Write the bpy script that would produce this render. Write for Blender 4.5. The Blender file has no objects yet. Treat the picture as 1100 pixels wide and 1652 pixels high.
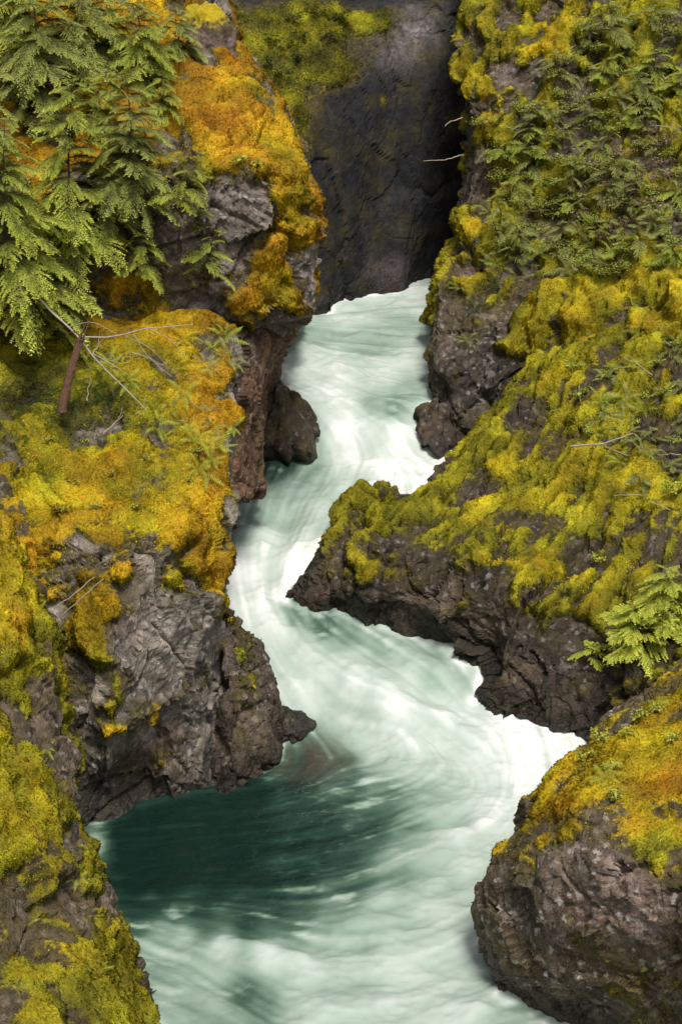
import bpy, math, random
import numpy as np
from mathutils import Vector, Matrix

scene = bpy.context.scene
COL = scene.collection
R = math.radians

# ------------------------------------------------------------------ camera, light
CAM_H, PITCH, VFOV = 14.0, 22.0, 34.0
PW, PH = 1100.0, 1652.0
F = (PH / 2) / math.tan(R(VFOV / 2))
cam_data = bpy.data.cameras.new("camera")
cam = bpy.data.objects.new("camera", cam_data)
COL.objects.link(cam)
cam.location = (0, 0, CAM_H)
cam.rotation_euler = (R(90 - PITCH), 0, 0)
cam_data.sensor_fit = 'VERTICAL'
cam_data.angle = R(VFOV)
cam_data.clip_start, cam_data.clip_end = 0.5, 1500
scene.camera = cam

SUN_EL, SUN_AZ = 64.0, 165.0          # azimuth measured clockwise from +Y (the view direction)
world = bpy.data.worlds.new("World")
scene.world = world
world.use_nodes = True
wn, wl = world.node_tree.nodes, world.node_tree.links
bg = wn['Background']
sky = wn.new('ShaderNodeTexSky')
sky.sky_type = 'NISHITA'
sky.sun_disc = False
sky.sun_elevation = R(SUN_EL)
sky.sun_rotation = R(SUN_AZ)
sky.air_density, sky.dust_density, sky.ozone_density = 1.0, 3.0, 1.0
hs = wn.new('ShaderNodeHueSaturation')     # overcast: the blue is mostly veiled
hs.inputs['Saturation'].default_value = 0.12
wl.new(sky.outputs[0], hs.inputs['Color'])
wl.new(hs.outputs[0], bg.inputs['Color'])
bg.inputs['Strength'].default_value = 0.052

sl = bpy.data.lights.new("sun", 'SUN')
sl.energy, sl.angle, sl.color = 1.5, R(14), (1.0, 0.94, 0.84)
so = bpy.data.objects.new("sun", sl)
COL.objects.link(so)
sd = Vector((math.sin(R(SUN_AZ)) * math.cos(R(SUN_EL)), math.cos(R(SUN_AZ)) * math.cos(R(SUN_EL)), math.sin(R(SUN_EL))))
so.rotation_euler = sd.to_track_quat('Z', 'Y').to_euler()
so.location = (0, 0, 40)

vs = scene.view_settings
vs.view_transform, vs.look, vs.gamma, vs.use_curve_mapping = 'Standard', 'None', 1.0, False
vs.exposure = 1.1

# ------------------------------------------------------------------ photo pixel -> place
def kdrop(py):
    """metres a sight line falls per metre of forward distance"""
    return np.tan(np.arctan((np.asarray(py, float) - PH / 2) / F) + R(PITCH))

def at(px, py, Y):
    b = -(py - PH / 2) / F
    cy = math.cos(R(PITCH)) + b * math.sin(R(PITCH))
    cz = -math.sin(R(PITCH)) + b * math.cos(R(PITCH))
    t = Y / cy
    return np.array([(px - PW / 2) / F * t, Y, CAM_H + cz * t])

def project(V):
    V = np.asarray(V, float)
    x, y, z = V[..., 0], V[..., 1], V[..., 2] - CAM_H
    d = y * math.cos(R(PITCH)) - z * math.sin(R(PITCH))
    u = y * math.sin(R(PITCH)) + z * math.cos(R(PITCH))
    return PW / 2 + x / d * F, PH / 2 - u / d * F, d

# river level: (photo row, level) pairs, giving level as a function of distance
LEV = [(1800, 0), (1652, 0), (1250, 0), (1190, .06), (1150, .2), (1090, .52), (1040, .75), (980, .98), (900, 1.3),
       (800, 1.65), (745, 1.88), (715, 2.08), (660, 2.62), (600, 2.9), (540, 3.15), (490, 3.4), (452, 3.55)]
_py = np.array([a for a, b in LEV], float)
_z = np.array([b for a, b in LEV], float)
_Y = (CAM_H - _z) / kdrop(_py)
def zw(Y):
    return np.interp(Y, _Y, _z)
def wY(py):
    return float(np.interp(-py, -_py, _Y))

# ------------------------------------------------------------------ noise
def _hash(i, j, k, s):
    h = (i.astype(np.int64) * 374761393 + j.astype(np.int64) * 668265263 + k.astype(np.int64) * 2147483647 + s * 974711) & 0xffffffff
    h = ((h ^ (h >> 13)) * 1274126177) & 0xffffffff
    h = ((h ^ (h >> 16)) * 2246822519) & 0xffffffff
    return ((h ^ (h >> 15)) & 0xffffff) / float(0xffffff)

def vnoise(p, s=0):
    i = np.floor(p).astype(np.int64)
    f = p - i
    f = f * f * f * (f * (f * 6 - 15) + 10)
    o = 0
    for a in (0, 1):
        wa = f[:, 0] if a else 1 - f[:, 0]
        for b in (0, 1):
            wb = f[:, 1] if b else 1 - f[:, 1]
            for c in (0, 1):
                wc = f[:, 2] if c else 1 - f[:, 2]
                o = o + wa * wb * wc * _hash(i[:, 0] + a, i[:, 1] + b, i[:, 2] + c, s)
    return o

def fbm(p, oct=4, s=0, gain=.5):
    o, a, t = 0, 1.0, 0
    for k in range(oct):
        o = o + a * vnoise(p * 2 ** k + 17.3 * k, s + k)
        t += a
        a *= gain
    return o / t

def worley(p, s=0, two=False):
    i = np.floor(p).astype(np.int64)
    n = len(p)
    f1 = np.full(n, 9.0); f2 = np.full(n, 9.0)
    cid = np.zeros((n, 3), np.int64); cpos = np.zeros((n, 3)); cid2 = np.zeros((n, 3), np.int64); cpos2 = np.zeros((n, 3))
    for a in (-1, 0, 1):
        for b in (-1, 0, 1):
            for c in (-1, 0, 1):
                q = i + np.array([a, b, c])
                cp = np.stack([q[:, 0] + _hash(q[:, 0], q[:, 1], q[:, 2], s + 1), q[:, 1] + _hash(q[:, 0], q[:, 1], q[:, 2], s + 2),
                               q[:, 2] + _hash(q[:, 0], q[:, 1], q[:, 2], s + 3)], 1)
                d = ((p - cp) ** 2).sum(1)
                m = d < f1
                m2 = ~m & (d < f2)
                cid2[m] = cid[m]; cpos2[m] = cpos[m]; cid2[m2] = q[m2]; cpos2[m2] = cp[m2]
                f2 = np.where(m, f1, np.minimum(f2, d))
                f1 = np.where(m, d, f1)
                cid[m] = q[m]; cpos[m] = cp[m]
    if two: return np.sqrt(f1), np.sqrt(f2), cid, cpos, cid2, cpos2
    return np.sqrt(f1), np.sqrt(f2), cid, cpos

def smooth(a, b, x):
    t = np.clip((x - a) / (b - a), 0, 1)
    return t * t * (3 - 2 * t)

# ------------------------------------------------------------------ mesh helpers
def tag(o, label=None, cat=None, group=None, kind=None):
    if label: o['label'] = label
    if cat: o['category'] = cat
    if group: o['group'] = group
    if kind: o['kind'] = kind
    return o

def raw_mesh(name, V, faces, mat, attrs=None, smooth_shade=True):
    V = np.asarray(V, np.float32); faces = np.asarray(faces, np.int32)
    me = bpy.data.meshes.new(name)
    k = faces.shape[1]
    me.vertices.add(len(V)); me.vertices.foreach_set('co', V.ravel())
    me.loops.add(faces.size); me.loops.foreach_set('vertex_index', faces.ravel())
    me.polygons.add(len(faces))
    me.polygons.foreach_set('loop_start', np.arange(0, faces.size, k, dtype=np.int32))
    me.update(calc_edges=True)
    me.polygons.foreach_set('use_smooth', np.full(len(faces), smooth_shade))
    for an, val in (attrs or {}).items():
        if isinstance(val, tuple):
            a = me.attributes.new(an, 'FLOAT_VECTOR', 'POINT'); a.data.foreach_set('vector', np.asarray(val[1], np.float32).ravel()); continue
        val = np.asarray(val, np.float32)
        if val.ndim == 1:
            a = me.attributes.new(an, 'FLOAT', 'POINT'); a.data.foreach_set('value', val)
        else:
            if val.shape[1] == 3: val = np.concatenate([val, np.ones((len(val), 1), np.float32)], 1)
            a = me.attributes.new(an, 'FLOAT_COLOR', 'POINT'); a.data.foreach_set('color', val.ravel())
    me.materials.append(mat)
    return me

def link(name, me, parent=None, loc=None):
    o = bpy.data.objects.new(name, me)
    COL.objects.link(o)
    if parent: o.parent = parent
    if loc is not None: o.location = loc
    return o

# ------------------------------------------------------------------ materials
def new_mat(name):
    m = bpy.data.materials.new(name); m.use_nodes = True
    nt = m.node_tree
    return m, nt, nt.nodes, nt.links, nt.nodes['Principled BSDF']

def attr(nodes, n):
    a = nodes.new('ShaderNodeAttribute'); a.attribute_name = n
    return a

def mixc(nodes, links, fac, a, b, mode='MIX'):
    m = nodes.new('ShaderNodeMix'); m.data_type = 'RGBA'; m.blend_type = mode
    for sock, v in ((m.inputs[0], fac), (m.inputs[6], a), (m.inputs[7], b)):
        if hasattr(v, 'links') or hasattr(v, 'is_linked'): links.new(v, sock)
        else: sock.default_value = v
    return m.outputs[2]

def noise(nodes, links, vec, scale, detail=6, rough=.6):
    n = nodes.new('ShaderNodeTexNoise')
    n.inputs['Scale'].default_value = scale; n.inputs['Detail'].default_value = detail; n.inputs['Roughness'].default_value = rough
    links.new(vec, n.inputs['Vector'])
    return n.outputs[0]

def ramp(nodes, links, fac, stops, interp='LINEAR'):
    r = nodes.new('ShaderNodeValToRGB'); cr = r.color_ramp; cr.interpolation = interp
    while len(cr.elements) < len(stops): cr.elements.new(.5)
    for e, (p, c) in zip(cr.elements, stops):
        e.position = p; e.color = (*c, 1) if len(c) == 3 else c
    links.new(fac, r.inputs[0])
    return r.outputs[0]

def math_node(nodes, links, op, a, b=None):
    m = nodes.new('ShaderNodeMath'); m.operation = op
    for sock, v in zip(m.inputs, (a, b)):
        if v is None: continue
        if hasattr(v, 'is_linked'): links.new(v, sock)
        else: sock.default_value = v
    return m.outputs[0]

def make_rock():
    m, nt, N, L, b = new_mat("mossy rock")
    pos = N.new('ShaderNodeNewGeometry').outputs['Position']
    rc, mc, mo, wet = attr(N, 'rockcol').outputs['Color'], attr(N, 'mosscol').outputs['Color'], attr(N, 'moss').outputs['Fac'], attr(N, 'wet').outputs['Fac']
    n1 = noise(N, L, pos, 2.2, 8, .68)
    n2 = noise(N, L, pos, 9, 6, .7)
    n3 = noise(N, L, pos, 34, 4, .7)
    var = ramp(N, L, n1, [(.3, (.42, .41, .40)), (.5, (.95, .93, .9)), (.68, (1.6, 1.52, 1.42))])
    c = mixc(N, L, 1.0, rc, var, 'MULTIPLY')
    var2 = ramp(N, L, n2, [(.33, (.32, .3, .28)), (.5, (1, 1, 1)), (.7, (1.7, 1.65, 1.6))])
    c = mixc(N, L, .8, c, var2, 'MULTIPLY')
    var3 = ramp(N, L, n3, [(.33, (.45, .43, .42)), (.55, (1.1, 1.1, 1.1)), (.75, (1.7, 1.65, 1.6))])
    c = mixc(N, L, .7, c, var3, 'MULTIPLY')
    # pale lichen blotches
    v = N.new('ShaderNodeTexVoronoi'); v.inputs['Scale'].default_value = 5.5; L.new(pos, v.inputs['Vector'])
    li = math_node(N, L, 'SUBTRACT', n2, math_node(N, L, 'MULTIPLY', v.outputs['Distance'], .55))
    lich = ramp(N, L, li, [(.36, (0, 0, 0)), (.44, (1, 1, 1))])
    lich = math_node(N, L, 'MULTIPLY', lich, attr(N, 'lichen').outputs['Fac'])
    c = mixc(N, L, lich, c, (.40, .36, .33, 1))
    big = ramp(N, L, noise(N, L, pos, 3.1, 7, .75), [(.54, (0, 0, 0)), (.60, (1, 1, 1))])
    c = mixc(N, L, math_node(N, L, 'MULTIPLY', big, math_node(N, L, 'MULTIPLY', attr(N, 'lichen').outputs['Fac'], .6)), c, (.30, .255, .22, 1))
    # thin green algae film
    alg = ramp(N, L, noise(N, L, pos, 1.4, 6, .7), [(.48, (0, 0, 0)), (.66, (1, 1, 1))])
    c = mixc(N, L, math_node(N, L, 'MULTIPLY', alg, .5), c, (.075, .06, .012, 1))
    # brown-olive duff and thin moss film where the cushions thin out
    film = math_node(N, L, 'ADD', mo, math_node(N, L, 'MULTIPLY', math_node(N, L, 'SUBTRACT', n1, .5), .8))
    film = ramp(N, L, film, [(.08, (0, 0, 0)), (.38, (.85, .85, .85))])
    fcol = ramp(N, L, n2, [(.3, (.03, .022, .010)), (.5, (.075, .058, .018)), (.7, (.15, .115, .03))])
    c = mixc(N, L, film, c, fcol)
    # wet dark band over the water
    c = mixc(N, L, math_node(N, L, 'MULTIPLY', wet, .75), c, mixc(N, L, 1.0, c, (.22, .22, .22, 1), 'MULTIPLY'))
    mv = ramp(N, L, n3, [(.3, (.45, .42, .4)), (.55, (1, 1, 1)), (.75, (1.35, 1.3, 1.2))])
    mcol = mixc(N, L, 1.0, mc, mv, 'MULTIPLY')
    mm = math_node(N, L, 'ADD', mo, math_node(N, L, 'MULTIPLY', math_node(N, L, 'SUBTRACT', n2, .5), .7))
    mm = ramp(N, L, mm, [(.42, (0, 0, 0)), (.56, (1, 1, 1))])
    c = mixc(N, L, mm, c, mcol)
    L.new(c, b.inputs['Base Color'])
    ro = math_node(N, L, 'SUBTRACT', .85, math_node(N, L, 'MULTIPLY', wet, .45))
    L.new(ro, b.inputs['Roughness'])
    b.inputs['Specular IOR Level'].default_value = .35
    vb = N.new('ShaderNodeTexVoronoi'); vb.feature = 'DISTANCE_TO_EDGE'; vb.inputs['Scale'].default_value = 3.2
    wv = N.new('ShaderNodeVectorMath'); wv.operation = 'ADD'; L.new(pos, wv.inputs[0])
    nz = N.new('ShaderNodeTexNoise'); nz.inputs['Scale'].default_value = 3; L.new(pos, nz.inputs['Vector'])
    L.new(nz.outputs['Color'], wv.inputs[1]); L.new(wv.outputs[0], vb.inputs['Vector'])
    crack = ramp(N, L, vb.outputs['Distance'], [(0, (0, 0, 0)), (.05, (1, 1, 1))])
    h = math_node(N, L, 'ADD', math_node(N, L, 'MULTIPLY', n2, 1.0), math_node(N, L, 'MULTIPLY', n3, .5))
    h = math_node(N, L, 'ADD', h, math_node(N, L, 'MULTIPLY', crack, .25))
    bp = N.new('ShaderNodeBump'); bp.inputs['Strength'].default_value = .6; bp.inputs['Distance'].default_value = .05
    L.new(h, bp.inputs['Height']); L.new(bp.outputs[0], b.inputs['Normal'])
    return m

def make_leaf(name, trans, rough=.6, spec=.3, bent=False, local=False):
    m, nt, N, L, b = new_mat(name)
    c = attr(N, 'col').outputs['Color']
    L.new(c, b.inputs['Base Color'])
    b.inputs['Roughness'].default_value = rough
    b.inputs['Specular IOR Level'].default_value = spec
    tr = N.new('ShaderNodeBsdfTranslucent'); L.new(c, tr.inputs['Color'])
    if bent:                                              # soft shoots shade like the cushion they form
        v = attr(N, 'sn').outputs['Vector']
        if local:
            vt = N.new('ShaderNodeVectorTransform'); vt.vector_type = 'NORMAL'; vt.convert_from = 'OBJECT'; vt.convert_to = 'WORLD'
            L.new(v, vt.inputs[0]); v = vt.outputs[0]
        L.new(v, b.inputs['Normal'])
    mx = N.new('ShaderNodeMixShader'); mx.inputs[0].default_value = trans
    L.new(b.outputs[0], mx.inputs[1]); L.new(tr.outputs[0], mx.inputs[2])
    L.new(mx.outputs[0], N['Material Output'].inputs['Surface'])
    return m

def make_wood(name, c1, c2):
    m, nt, N, L, b = new_mat(name)
    tc = N.new('ShaderNodeTexCoord').outputs['Object']
    n = noise(N, L, tc, 14, 5, .7)
    L.new(ramp(N, L, n, [(.3, c1), (.7, c2)]), b.inputs['Base Color'])
    b.inputs['Roughness'].default_value = .85
    bp = N.new('ShaderNodeBump'); bp.inputs['Distance'].default_value = .02; L.new(n, bp.inputs['Height']); L.new(bp.outputs[0], b.inputs['Normal'])
    return m

def make_water():
    m, nt, N, L, b = new_mat("silky river water")
    f = attr(N, 'foam').outputs['Fac']
    c = ramp(N, L, f, [(0, (.006, .021, .016)), (.14, (.02, .052, .039)), (.3, (.075, .135, .098)), (.5, (.25, .345, .285)), (.7, (.40, .49, .437)), (.88, (.55, .62, .585)), (1, (.80, .825, .815))])
    bed = attr(N, 'bed').outputs['Fac']
    c = mixc(N, L, bed, c, (.085, .068, .048, 1))
    L.new(c, b.inputs['Base Color'])
    L.new(ramp(N, L, f, [(.1, (.12, .12, .12)), (.6, (.5, .5, .5))]), b.inputs['Roughness'])
    b.inputs['IOR'].default_value = 1.33
    L.new(ramp(N, L, f, [(.2, (.5, .5, .5)), (.8, (.2, .2, .2))]), b.inputs['Specular IOR Level'])
    pos = N.new('ShaderNodeNewGeometry').outputs['Position']
    bp = N.new('ShaderNodeBump'); bp.inputs['Distance'].default_value = .03; bp.inputs['Strength'].default_value = .35
    L.new(attr(N, 'ripple').outputs['Fac'], bp.inputs['Height']); L.new(bp.outputs[0], b.inputs['Normal'])
    return m

M_ROCK = make_rock()
M_MOSS = make_leaf("moss shoots", .2, .9, .03, True)
M_LEAF = make_leaf("leaves", .3, .85, .06, True, True)
M_NEEDLE = make_leaf("conifer needles", .4, .85, .06, True, True)
M_WOOD_PALE = make_wood("weathered twig", (.25, .2, .16), (.5, .43, .36))
M_WOOD_RED = make_wood("rotten trunk wood", (.055, .025, .015), (.16, .075, .045))
M_BARK = make_wood("brown bark", (.03, .02, .014), (.1, .07, .05))
M_WATER = make_water()
m, nt, N, L, b = new_mat("river bed gravel")
pos = N.new('ShaderNodeNewGeometry').outputs['Position']
L.new(ramp(N, L, noise(N, L, pos, 3, 6, .7), [(.3, (.02, .02, .015)), (.7, (.09, .075, .055))]), b.inputs['Base Color'])
b.inputs['Roughness'].default_value = .9
M_BED = m

# ------------------------------------------------------------------ rock masses
HUES = np.array([0, .3, .5, .7, .85, 1.0, 1.15])
HCOL = np.array([(.46, .20, .010), (.52, .315, .010), (.49, .375, .010), (.33, .305, .013), (.21, .20, .010), (.085, .085, .010), (.03, .022, .010)])
def moss_rgb(h):
    h = np.clip(h, 0, 1.15)
    return np.stack([np.interp(h, HUES, HCOL[:, c]) for c in range(3)], 1)

def catmull(P, n_or_t):
    """P: (K, ...) control points; t in 0..K-1"""
    K = len(P); t = np.asarray(n_or_t)
    i = np.clip(np.floor(t).astype(int), 0, K - 2); f = (t - i)
    f = f.reshape((-1,) + (1,) * (P.ndim - 1))
    p1, p2 = P[i], P[i + 1]
    p0 = np.where((i > 0).reshape(f.shape), P[np.maximum(i - 1, 0)], 2 * p1 - p2)
    p3 = np.where((i < K - 2).reshape(f.shape), P[np.minimum(i + 2, K - 1)], 2 * p2 - p1)
    return .5 * (2 * p1 + (p2 - p0) * f + (2 * p0 - 5 * p1 + 4 * p2 - p3) * f ** 2 + (3 * p1 - p0 - 3 * p2 + p3) * f ** 3)

def even(P, axis, res, nmax=520):
    """parameters along an axis so that samples sit about res apart"""
    seg = np.linalg.norm(np.diff(P, axis=axis), axis=2).mean(axis=1 - axis)
    cum = np.concatenate([[0], np.cumsum(seg)])
    n = int(min(nmax, max(8, cum[-1] / res)))
    return np.interp(np.linspace(0, cum[-1], n), cum, np.arange(len(cum)))

def net_world(cols):
    out = []
    for col in cols:
        pts = []
        for (px, py, Y) in col:
            if Y is None:
                p = at(px, py, wY(py))
                pts.append(p + np.array([0, 0, -1.3])); pts.append(p)
            else:
                pts.append(at(px, py, Y))
        out.append(np.array(pts))
    return out

def blobs_eval(V0, flatproj, field, blobs):
    """paint soft patches on a rock: patch centre is the front-most surface point at that photo pixel, radius in metres"""
    px, py, d = flatproj
    for (bx, by, br, val) in blobs:
        near = (px - bx) ** 2 + (py - by) ** 2
        c = np.where(near < 22 ** 2)[0]
        k = c[np.argmin(d[c])] if len(c) else int(np.argmin(near))
        r = br * d[k] / F
        w = np.exp(-((V0 - V0[k]) ** 2).sum(1) / (r * r))
        field = field * (1 - w) + val * w
    return field

WLINE = []
def rock_mass(name, cols, res=.045, seed=0, rock=(.16, .13, .115), facet=.22, facet_s=1.1, strat=None, moss0=.35, up=.5, hue0=.45,
              moss=(), hue=(), rockpatch=(), lichen=.6, tufts=5200, tuft=.024, parent=None, warp=.12, mossnoise=1.0, lump=.34, lump_s=.75, groove=None, shrink=.09, ext=0):
    rng = np.random.default_rng(seed)
    W = [catmull(c, np.linspace(0, len(c) - 1, 64)) for c in net_world(cols)]
    if ext > 0: W.append(W[-1] + np.array([ext, .3, .9]))
    if ext < 0: W.insert(0, W[0] + np.array([ext, .3, .9]))
    G = np.stack(W)                                        # columns x 64 x 3
    tu = even(G, 0, res); G2 = catmull(G, tu)
    tv = even(G2, 1, res)
    G3 = catmull(np.swapaxes(G2, 0, 1), tv)                # rows x columns
    n, mcols = G3.shape[:2]
    def normals(G):
        du = np.gradient(G, axis=1); dv = np.gradient(G, axis=0)
        nn = np.cross(du, dv)
        return nn / (np.linalg.norm(nn, axis=2, keepdims=True) + 1e-9)
    def blurn(nn, k):
        for _ in range(k):
            nn = (nn + np.roll(nn, 1, 0) + np.roll(nn, -1, 0) + np.roll(nn, 1, 1) + np.roll(nn, -1, 1)) / 5
        return nn / (np.linalg.norm(nn, axis=2, keepdims=True) + 1e-9)
    N0 = normals(G3).reshape(-1, 3)
    V0 = G3.reshape(-1, 3)
    fp = project(V0)
    # fields
    q = V0.copy()
    if strat is not None:                                  # squeeze space along the bedding so blocks grow long
        ax = np.array(strat[:3], float); ax /= np.linalg.norm(ax)
        q = q + np.outer(q @ ax, ax) * (strat[3] - 1)
    qw = q + warp * 6 * (np.stack([fbm(q * .8 + 9, 2, seed + 40), fbm(q * .8 + 31, 2, seed + 50), fbm(q * .8 + 77, 2, seed + 60)], 1) - .5)
    d = np.zeros(len(V0))
    tone = np.zeros(len(V0))
    for (s, amp, sd_) in ((.8 / facet_s, facet * 1.25, 1), (2.0 / facet_s, facet * .5, 2), (5.5 / facet_s, facet * .16, 3)):
        f1, f2, c1, p1, c2, p2 = worley(qw * s, seed + 100 * sd_, True)
        def plane(c, p):
            nv = np.stack([_hash(c[:, 0], c[:, 1], c[:, 2], seed + 7 + k) - .5 for k in range(3)], 1) * 2.4
            return ((qw * s - p) * nv).sum(1) * .7 + (_hash(c[:, 0], c[:, 1], c[:, 2], seed + 11) - .5) * .5
        h1, h2 = plane(c1, p1), plane(c2, p2)
        dd = .75 * np.minimum(h1, h2) + .25 * h1            # flat faces meeting in clean edges, a few true steps
        dd -= .30 * (1 - smooth(0, .06, f2 - f1)) * (_hash(c1[:, 0] + c2[:, 0], c1[:, 1] + c2[:, 1], c1[:, 2] + c2[:, 2], seed + 13) > .55)
        d += dd * amp
        tone += (_hash(c1[:, 0], c1[:, 1], c1[:, 2], seed + 12) - .5) * [.5, .55, .3][sd_ - 1]
    d += (fbm(V0 * 4, 4, seed + 5) - .5) * .04
    # broad relief that the moss follows: mounds, hollows, and grooves along the bedding
    rl = fbm(V0 * lump_s + 5, 4, seed + 61, .55)
    low = (1 - np.abs(rl - .5) * 5) * .5 * lump + (fbm(V0 * lump_s * 2.2, 3, seed + 63) - .5) * lump * .9
    if groove is not None:
        gx = np.array(groove[:3], float); gx /= np.linalg.norm(gx)
        gq = V0 + np.outer(V0 @ gx, gx) * (-.86)
        gq = gq + .35 * (np.stack([fbm(V0 * .9 + 3, 2, seed + 81), fbm(V0 * .9 + 13, 2, seed + 82), fbm(V0 * .9 + 23, 2, seed + 83)], 1) - .5)
        gn = fbm(gq * groove[3], 3, seed + 65, .55)
        gg = np.clip((np.abs(gn - .5) * 4.6), 0, 1) ** .8 - .5
        low = low + gg * groove[4]
    low = low - np.median(low)
    mf = np.full(len(V0), moss0)
    mf = blobs_eval(V0, fp, mf, moss)
    mf = mf + up * (N0[:, 2] - .25) * .5
    mf = mf + mossnoise * (fbm(V0 * 1.15, 5, seed + 21, .6) - .5) * 1.6
    below = V0[:, 2] - zw(V0[:, 1])
    mf = mf + .55 * (fbm(V0 * 4.5 + 40, 4, seed + 24, .6) - .5)
    mf = mf + np.clip(low, -.45, .3) * 2.7
    mf = mf - .8 * (1 - smooth(.1, .75, below))
    mask = smooth(.40, .62, mf)
    h = np.full(len(V0), hue0)
    h = blobs_eval(V0, fp, h, hue)
    h = h + (fbm(V0 * 2.0, 4, seed + 33, .6) - .5) * .55 - np.clip(low, -.35, .35) * .55
    f1, f2, cid, cp = worley(V0 * 3.1 + 3 * fbm(V0 * 1.3, 2, seed + 71)[:, None], seed + 900)
    g1, g2, gid, gp = worley(V0 * 8.5, seed + 950)
    cush = (1 - smooth(0, 1.0, f1)) * .045 + (1 - smooth(0, 1, g1)) * .02
    disp = d * (1 - .45 * mask) + low * (.35 + .65 * smooth(.1, .6, mf)) + mask * (cush - .0) - shrink
    NB = blurn(N0.reshape(n, mcols, 3), 4).reshape(-1, 3)
    V = V0 + NB * disp[:, None]
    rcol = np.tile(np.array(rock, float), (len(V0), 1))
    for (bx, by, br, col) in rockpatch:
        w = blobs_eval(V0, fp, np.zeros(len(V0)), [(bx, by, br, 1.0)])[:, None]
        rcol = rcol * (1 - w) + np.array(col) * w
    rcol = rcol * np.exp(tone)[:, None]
    wet = 1 - smooth(.1, .8, below + (fbm(V0 * 2, 3, seed + 8) - .5) * .5)
    mcol = moss_rgb(h + .05) * (.75 * np.exp(2.4 * (fbm(V0 * 1.9 + 50, 4, seed + 77, .6) - .5)))[:, None]
    idx = np.arange(n * mcols).reshape(n, mcols)
    faces = np.stack([idx[:-1, :-1], idx[:-1, 1:], idx[1:, 1:], idx[1:, :-1]], -1).reshape(-1, 4)
    lic = np.full(len(V0), float(lichen)) * (1 - wet)
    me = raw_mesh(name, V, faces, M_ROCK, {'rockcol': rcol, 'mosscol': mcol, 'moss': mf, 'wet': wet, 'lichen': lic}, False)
    o = link(name, me)
    NS = blurn(normals(V.reshape(n, mcols, 3)), 5).reshape(-1, 3)
    nearw = np.abs(V[:, 2] - zw(V[:, 1])) < .07
    WLINE.append(V[nearw])
    # ---- moss shoots as geometry
    a, bb, c, dd_ = V[faces[:, 0]], V[faces[:, 1]], V[faces[:, 2]], V[faces[:, 3]]
    fn = np.cross(c - a, dd_ - bb); ar = np.linalg.norm(fn, axis=1) / 2 + 1e-12
    fn = fn / (2 * ar[:, None])
    ctr = (a + bb + c + dd_) / 4
    view = np.array([0, 0, CAM_H]) - ctr; dist = np.linalg.norm(view, axis=1); view /= dist[:, None]
    fpx, fpy, _ = project(ctr)
    seen = ((fn * view).sum(1) > -.35) & (fpx > -150) & (fpx < PW + 150) & (fpy > -150) & (fpy < PH + 150)
    wgt = ar * (mask + .14 * smooth(.08, .4, mf))[faces].mean(1) * seen
    cnt = int(min(165000, wgt.sum() * tufts * np.clip((22 / np.median(dist)) ** 1.3, .45, 1.5)))
    if cnt > 50:
        fi = rng.choice(len(faces), cnt, p=wgt / wgt.sum())
        u, v = rng.random((2, cnt, 1))
        p = (a[fi] * (1 - u) + bb[fi] * u) * (1 - v) + (dd_[fi] * (1 - u) + c[fi] * u) * v
        nrm = fn[fi]
        hh = h[faces[fi, 0]] + rng.normal(0, .09, cnt) + .55 * (fbm(p * 4 + 90, 4, seed + 79, .6) - .5) + .32 * (1 - mask[faces[fi, 0]])
        colr = moss_rgb(hh) * np.exp(np.clip(rng.normal(0, .22, cnt), -.5, .4) + 2.6 * (fbm(p * 1.9 + 50, 4, seed + 77, .6) - .5) + 1.7 * (fbm(p * 5 + 20, 3, seed + 78, .6) - .5))[:, None]
        colr = np.minimum(colr, .8)
        NBL = 2
        up_ = nrm * .75 + np.array([0, 0, -.05]) 
        dirs = up_[:, None, :] + rng.normal(0, .55, (cnt, NBL, 3))
        dirs /= np.linalg.norm(dirs, axis=2, keepdims=True)
        side = np.cross(dirs, rng.normal(0, 1, (cnt, NBL, 3))); side /= np.linalg.norm(side, axis=2, keepdims=True) + 1e-9
        ln = (tuft * np.exp(np.clip(rng.normal(0, .35, (cnt, NBL, 1)), -.7, .45))) * (dist[fi] / 22)[:, None, None] ** .6
        wd = ln * .30
        base = p[:, None, :] + rng.normal(0, tuft * .3, (cnt, NBL, 3)) - nrm[:, None, :] * .01
        T = np.stack([base - side * wd, base + side * wd, base + dirs * ln + np.array([0, 0, -1]) * ln * .25], 2)   # cnt,NBL,3verts,3
        tv_ = T.reshape(-1, 3)
        tf = np.arange(len(tv_), dtype=np.int32).reshape(-1, 3)
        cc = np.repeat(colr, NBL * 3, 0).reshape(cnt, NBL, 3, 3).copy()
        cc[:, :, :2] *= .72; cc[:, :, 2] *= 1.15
        sn = NS[faces[fi, 0]][:, None, :] + rng.normal(0, .22, (cnt, NBL, 3)); sn /= np.linalg.norm(sn, axis=2, keepdims=True)
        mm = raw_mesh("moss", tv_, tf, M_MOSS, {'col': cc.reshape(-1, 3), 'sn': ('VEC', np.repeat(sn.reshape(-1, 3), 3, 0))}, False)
        mo = link("moss", mm, o)
        mo['kind'] = 'stuff'
    print("MASS", name, len(V), "tufts", cnt)
    return o

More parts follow.
